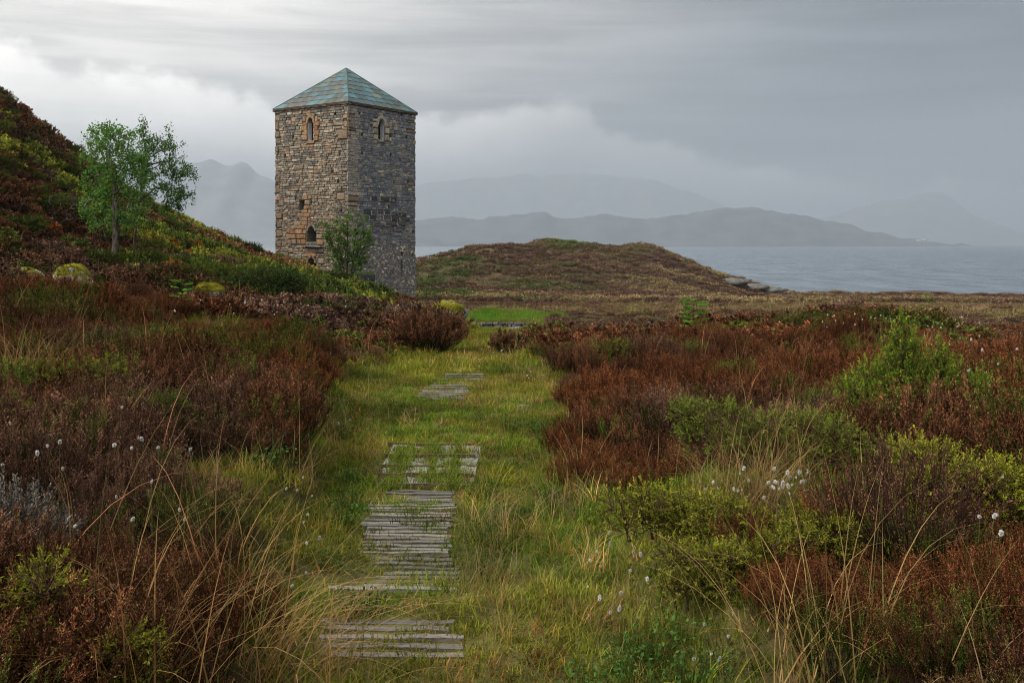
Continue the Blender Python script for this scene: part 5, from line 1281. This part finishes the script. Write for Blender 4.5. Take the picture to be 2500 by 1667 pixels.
juniper('trailing green juniper behind the straw grass in the right heather', 2110, 1075, chain(jr, [(-.7, .5, .42), (-.42, .3, .40), (-.2, .15, .34), (.1, 0, .3)], .14, 4) + chain(jr, [(-.85, .6, .40), (-.7, .5, .42)], .1, 3), 6, .2, [(.11, .145, .026), (.14, .17, .03), (.09, .12, .024)], 20, 16, .019, .006, .065)
juniper('small juniper sprig at the lower left corner', 62, 1575, chain(jr, [(-.05, 0, .26), (.02, .02, .36), (.06, .03, .46)], .07, 4), 7, .1, JC, 36, 17, .012, .0042, .045)
juniper('tiny juniper tip at the bottom edge of the left heather', 255, 1655, chain(jr, [(-.04, 0, .24), (.06, 0, .34)], .055, 4), 8, .1, JC, 36, 17, .011, .004, .04)
juniper('yellow-green juniper at the left edge beside dry grass', 120, 945, chain(jr, [(-.3, 0, .3), (0, .1, .34), (.3, .05, .3), (.5, 0, .34)], .16, 3), 9, .15, [(.13, .16, .022), (.16, .18, .03), (.10, .13, .02)], 28, 16, .018, .006, .06)
juniper('yellowish juniper at the left edge below the dry grass', 15, 1065, chain(jr, [(-.2, 0, .25), (.02, 0, .33), (.1, 0, .2)], .14, 3), 10, .1, [(.12, .14, .02), (.14, .16, .03)], 28, 16, .018, .006, .06)
juniper('dark creeping juniper among heather left of the path', 330, 1035, chain(jr, [(-.35, .1, .32), (-.1, .05, .30), (.1, 0, .36), (.3, .1, .42)], .09, 3), 11, .15, [(.06, .09, .018), (.08, .105, .02)], 22, 15, .018, .006, .065)
juniper('dark green juniper patch on the right crest against the plain', 2090, 765, chain(jr, [(-1.3, 0, .35), (-.5, .1, .42), (.4, 0, .48), (1.2, .2, .36)], .26, 4), 12, .3, [(.05, .065, .016), (.065, .08, .018)], 12, 14, .034, .012, .10, .5, .3)
juniper('low yellow-green juniper strip right of the little sapling', 1755, 800, chain(jr, [(-.3, 0, .3), (.1, 0, .28), (.6, 0, .3)], .12, 3), 13, .25, [(.14, .16, .025), (.11, .13, .02)], 14, 14, .03, .011, .08)
juniper('small pale juniper right of the path head', 1480, 855, chain(jr, [(-.2, 0, .3), (.2, 0, .32)], .10, 3), 14, .2, [(.14, .15, .03)], 16, 14, .026, .010, .07)
juniper('big rounded dark juniper at the end of the hillside below the tower', 640, 725, chain(jr, [(-.9, 0, .35), (-.3, .2, .62), (.3, 0, .60), (.8, 0, .4)], .34, 4), 15, .0, [(.038, .062, .02), (.048, .075, .022)], 9, 14, .05, .018, .14)
juniper('dark juniper below the rowan bush on the slope before the tower', 800, 700, chain(jr, [(-1.0, .3, .45), (-.3, 0, .55), (.4, 0, .5), (1.1, -.2, .35)], .36, 4), 16, .0, [(.035, .052, .015), (.045, .065, .018)], 8, 14, .055, .02, .15)
juniper('dark juniper standing on the hill end left of the tower', 605, 620, chain(jr, [(-1.1, 0, .3), (-.3, 0, .55), (.5, 0, .45)], .34, 4), 17, .0, [(.030, .045, .018), (.038, .052, .02)], 8, 14, .06, .022, .16)
# hillside junipers: copies of four shapes
def hillside_junipers():
    r = np.random.default_rng(91); protos = []
    for s in range(4):
        lob = chain(r, [(-.5, 0, .22), (0, .2, .36), (.45, -.1, .26)], .24, 4); f, b = juniper_mesh(r, lob, 7, 13, .055, .02, .15, [(.05, .075, .016), (.065, .09, .018), (.04, .06, .015)], .35); protos.append((f, b))
    spots = []
    for _ in range(1500):
        px, py = r.uniform(-60, 900), r.uniform(240, 720)
        p = gp(px, py)
        if not (23 < p.y < 60) or px > 640 + 200 * (py > 650) : continue
        if py < 655 - (px > 250) * 0 and fbm(np.array([px / 90]), np.array([py / 60]), 92, 3)[0] < .47: continue
        if abs((HZ - py) / F * p.y - p.z) > .6: continue
        if any((p - q_[0]).length < .95 for q_ in spots): continue
        zone = 'on the upper left slope beyond the trees' if px < 190 and py < 470 else 'low on the left slope at the edge of the heather' if px < 250 else 'on the slope around the two trees' if px < 440 else 'on the slope between the trees and the tower'
        spots.append((p, r.integers(0, 4), r.uniform(.6, 1.25), r.uniform(0, 6.28), zone))
        if len(spots) >= 90: break
    for p, k, s, a, zn in spots:
        dk = r.random(); root = thing('juniper_bush', 'low juniper cushion ' + zn, 'juniper', p - Vector((0, 0, .05)), 'low junipers ' + zn, a); root.scale = (s, s, s * r.uniform(.8, 1.2))
        v = r.uniform(.7, 1.5); c = (v * (1.0 + .35 * dk), v, v * .9, 1)
        o = obj('foliage', protos[k][0], root, kind='stuff'); o.color = c; o = obj('branches', protos[k][1], root)
hillside_junipers()

# ---------------------------------------------------------------- heather bushes that stand apart
def heather_bush(label, p, R, H, seed, tint, nsp=150, near=True, pale=.03):
    r = np.random.default_rng(seed); root = thing('heather_bush', label, 'heather bush', p)
    me = heather_clump(r, R, H, nsp, 8, 9, .013 if near else .03, .0055 if near else .013, .003 if near else .005, .45, pale); me.materials.clear(); me.materials.append(M_LEAF)
    o = obj('sprigs', me, root, kind='stuff'); o.color = (*tint, 1); return root
v = gp(2210, 1345, .05); heather_bush('twiggy heather bush with bare dark stems before the right juniper', v, .42, .50, 1, (.14, .068, .04), 150)
v = gp(1048, 862, .0); heather_bush('big rounded heather bush left of the head of the path', v, .60, .66, 2, (.14, .066, .034), 260, False, .01)
v = gp(1240, 865, .0); heather_bush('small heather bush in the grass at the head of the path', v, .33, .34, 3, (.16, .085, .045), 90, False, .01)
v = gp(120, 705, .0); heather_bush('dark red heather clump between two mossy boulders at the foot of the hillside', put(120, 700, 21.2), .48, .42, 4, (.11, .042, .028), 120, False, .0)
v = gp(25, 1370, .05); heather_bush('grey dead heather bush at the left edge', v, .26, .34, 5, (.17, .15, .125), 120, True, .0)
# leafless shrub on the hillside
def bare_shrub():
    p = gp(150, 568); root = thing('bare_shrub', 'leafless dark twiggy shrub on the left hillside', 'shrub', p); r = np.random.default_rng(6)
    tg = ell(r, (.1, 0, .75), (.75, .5, .5), 90, .5); N, par, rad, tips, cnt = grow_tree(r, list(tg), [np.array([0, 0, -.05]), np.array([-.1, 0, .25])], .006, .15, .5)
    o = obj('stems', skeleton_mesh(N, par, rad, 'stems', M_BARK), root); o.color = (.5, .42, .36, 1)
bare_shrub()

# ---------------------------------------------------------------- rowan saplings
def sapling(label, p, H, leafs, seed, Ls=.10):
    r = np.random.default_rng(seed); root = thing('rowan_sapling', label, 'sapling', p); g = Geo(); tube(g, [(0, 0, 0), (.02, 0, H * .5), (.03, .01, H)], [.007, .005, .003], 5, (.10, .06, .04)); obj('stem', g.mesh('stem', [M_LEAF]), root)
    for k in range(leafs):
        h = H * (.3 + .7 * k / max(leafs - 1, 1)); a = k * 2.4 + r.random(); d = np.array([math.cos(a), math.sin(a), .35]); d /= np.linalg.norm(d); L = Ls * r.uniform(1.2, 2.0); g = Geo(); pos = np.array([.02, 0, h])
        tip = pos + d * L + np.array([0, 0, -L * .2]); stems(g, pos[None], tip[None], .0025, .001, np.array([.08, .10, .03])); n = 6; S = np.cross(d, [0, 0, 1.0]); S /= np.linalg.norm(S)
        PP, DD = [], []
        for q_ in range(n):
            f = .3 + .7 * q_ / (n - 1)
            for s in (-1, 1): PP.append(pos + (tip - pos) * f); DD.append(d * .6 + S * s + np.array([0, 0, .1]))
        leaves(g, np.array(PP), np.array(DD), Ls * .85, Ls * .36, np.array([.13, .27, .03]) * r.uniform(.7, 1.3, (2 * n, 1)), r); obj('leaf', g.mesh('leaf', [M_LEAF]), root)
v = at(1690, 800, 15.5); sapling('young sapling with bright green leaves standing up at the right crest', (v.x, v.y, gh(v.x, v.y) + .15), .66, 18, 1, .12)
v = gp(440, 800, .0); sapling('small bright green sapling in the left heather', (v.x, v.y, v.z + .25), .36, 7, 2, .085)
v = at(2265, 760, 19); sapling('tiny green sapling on the skyline crest at the far right', (v.x, v.y, gh(v.x, v.y) + .3), .35, 5, 3, .085)
v = gp(2343, 885, .1); sapling('single pale green leafy sprout in the heather behind the tall juniper', (v.x, v.y, v.z + .3), .16, 3, 4, .07)

# ---------------------------------------------------------------- dead grass tussocks
def tussock(label, px, py, n, l0, l1, lean, seed, w=.0065, up=.0, dirx=0.0, col=(.36, .205, .075)):
    r = np.random.default_rng(seed); p = gp(px, py, up); p.z = gh(p.x, p.y); root = thing('grass_tussock', label, 'tussock', p); g = Geo()
    P_ = r.normal(size=(n, 3)) * np.array([.10, .08, 0]); ph = r.uniform(0, 6.283, n); le = np.abs(r.normal(size=n)) * lean
    D = np.stack([np.cos(ph) * le + dirx, np.sin(ph) * le, np.ones(n)], 1)
    C = np.array(col) * r.uniform(.55, 1.35, (n, 1)); gr = r.random(n) < .12; C[gr] = np.array([.12, .13, .04])
    blades(g, P_, D, r.uniform(l0, l1, n), w * r.uniform(.6, 1.1, n), r.uniform(.15, 1.0, n), C, 7); obj('blades', g.mesh('blades', [M_LEAF]), root, kind='stuff')
tussock('tall orange dead grass tussock in the bottom left heather', 330, 1660, 80, .45, .85, .45, 1, .0065, .1)
tussock('arching straw grass tussock spilling over the path at the bottom left', 620, 1640, 120, .45, .95, .8, 2, .006, .05, .35, (.38, .235, .09))
tussock('straw tussock beside the nearest boardwalk', 800, 1650, 90, .35, .8, .8, 3, .005, 0, .2, (.36, .25, .10))
tussock('dead grass tussock left of the path behind the big straw tussock', 560, 1400, 60, .4, .8, .8, 4, .0055, .05, .2)
tussock('sparse arching straw stems above the dark heather hollow left', 690, 1165, 26, .4, .8, .9, 5, .005, .1, -.2)
tussock('upright straw tussock in the lower right heather', 1960, 1650, 60, .5, .95, .35, 6, .0065, .1, -.05, (.40, .26, .10))
tussock('thin straw stems right of the upright lower right tussock', 2130, 1560, 22, .5, .9, .3, 7, .006, .1, .05, (.38, .25, .10))
tussock('wide straw tussock around the white cotton grass', 1840, 1215, 230, .30, .70, 1.2, 8, .0055, .05, 0, (.36, .23, .10))
tussock('tangled straw stems among the junipers on the right', 1930, 1120, 130, .45, .9, 1.1, 9, .005, .1, .1, (.36, .22, .09))
tussock('straw tuft at the foot of the heather right of the path', 1390, 1270, 70, .25, .55, .9, 10, .0045, 0, -.3, (.33, .24, .12))
tussock('dry grass stand at the left edge', 60, 950, 110, .4, .8, .4, 11, .007, .05, 0, (.36, .22, .08))
tussock('brown sedge tuft in the grass at the lower right', 1500, 1500, 60, .25, .5, .5, 12, .004, 0, 0, (.20, .13, .05))
tussock('grass clump with dark green blades beside the hollow left of the path', 640, 1130, 40, .2, .42, .6, 13, .011, .02, .1, (.07, .12, .035))
tussock('low straw fringe along the right side of the boards', 1185, 1420, 130, .14, .34, .6, 15, .0042, 0, 0, (.33, .25, .10))
tussock('straw fringe beside the brown battens right of the boards', 1200, 1290, 110, .14, .36, .6, 16, .0042, 0, .1, (.31, .25, .10))
tussock('broken straw stems in heather at the lower right edge', 2400, 1560, 14, .4, .8, 1.2, 14, .006, .25, 0, (.42, .30, .15))

# ---------------------------------------------------------------- cotton grass
def cotton():
    r = np.random.default_rng(60); stalks, heads = [], []
    for k in range(4):
        g = Geo(); bx = r.uniform(-.06, .06); tube(g, [(0, 0, 0), (bx * .3, .01, .5), (bx, .02, .92), (bx * 1.3, .02, 1.0)], [.006, .005, .004, .003], 4, (.13, .14, .05)); stalks.append((g.mesh('stalk', [M_LEAF]), np.array([bx * 1.3, .02, 1.0])))
    for k in range(4):
        g = Geo(); n = 150; d = nrm(r.normal(size=(n, 3)) + np.array([0, 0, -.35])); leaves(g, np.zeros((n, 3)), d * np.array([.8, .8, 1.15]), r.uniform(.75, 1.1, n), .5, np.array([.78, .77, .73]) * r.uniform(.85, 1.05, (n, 1)), r); heads.append(g.mesh('wool_head', [M_WOOL]))
    zones = [('white cotton grass head in the dense group on the right below the junipers', 1850, 1180, 110, 30, 34, .20, .015), ('white cotton grass head in the grass at the lower right of the path', 1530, 1400, 85, 85, 16, .16, .014), ('white cotton grass head in the bottom right grass', 1760, 1570, 90, 60, 6, .2, .014),
             ('white cotton grass head at the head of the path before the low wall', 1190, 842, 70, 22, 15, .15, .016), ('white cotton grass head right of the low wall', 1320, 800, 50, 18, 14, .2, .018), ('white cotton grass head beside the far boardwalk', 1300, 925, 28, 30, 12, .12, .013), ('white cotton grass head at the left edge of the path', 830, 960, 55, 90, 18, .15, .014),
             ('white cotton grass head in the left foreground heather', 250, 1150, 210, 130, 22, .33, .016), ('white cotton grass head beside the path at the left', 745, 1230, 60, 190, 18, .16, .013), ('white cotton grass speck in the heather below the hillside', 640, 752, 180, 16, 22, .32, .020), ('white cotton grass speck on the right crest', 2230, 785, 190, 14, 30, .34, .020), ('white cotton grass head in the heather near the right edge', 2430, 1240, 60, 80, 9, .3, .016), ('white cotton grass speck in the heather behind the tall juniper', 2370, 860, 110, 40, 14, .34, .016)]
    for lab, cx, cy_, sx, sy, n, hh, hr in zones:
        for k in range(n):
            px, py = cx + r.uniform(-1.2, 1.2) * sx, cy_ + r.uniform(-1.2, 1.2) * sy
            h = hh * r.uniform(.85, 1.3); p = gp(px, py, h); p.z = gh(p.x, p.y); s = int(r.integers(0, 4)); a = r.uniform(0, 6.28)
            root = thing('cotton_grass', lab, 'cotton grass', p, lab.replace('white cotton grass head ', 'cotton grass ').replace('white cotton grass speck ', 'cotton grass '), a)
            o = obj('stalk', stalks[s][0], root); o.scale = (min(h, .3), min(h, .3), h)
            t = stalks[s][1]; o = obj('wool_head', heads[int(r.integers(0, 4))], root); w = hr * .52 * r.uniform(.7, 1.4); o.location = (t[0] * min(h, .3), t[1] * min(h, .3), h); o.scale = (w * r.uniform(.75, 1.1), w, w * r.uniform(.9, 1.6)); o.rotation_euler = (r.normal() * .4, r.normal() * .4, 0)
cotton()

# ---------------------------------------------------------------- haze over the sea
def build_haze():
    m = bpy.data.materials.new('sea_haze'); m.use_nodes = True; m.node_tree.nodes.clear(); t = NT(m.node_tree)
    out = t.node('ShaderNodeOutputMaterial'); v = t.node('ShaderNodeVolumePrincipled')
    t.set(v, 'Color', (.53, .60, .68)); t.set(v, 'Density', HAZE); t.set(v, 'Anisotropy', .25)
    t.l.new(v.outputs[0], out.inputs['Volume'])
    g = Geo(); box_geo(g, (-43000, -300, -32), (43000, 31000, 1150))
    obj('haze', g.mesh('haze', [m]), kind='stuff', label='thin sea haze fading the far mountains')
HAZE = 1.5e-4
build_haze()
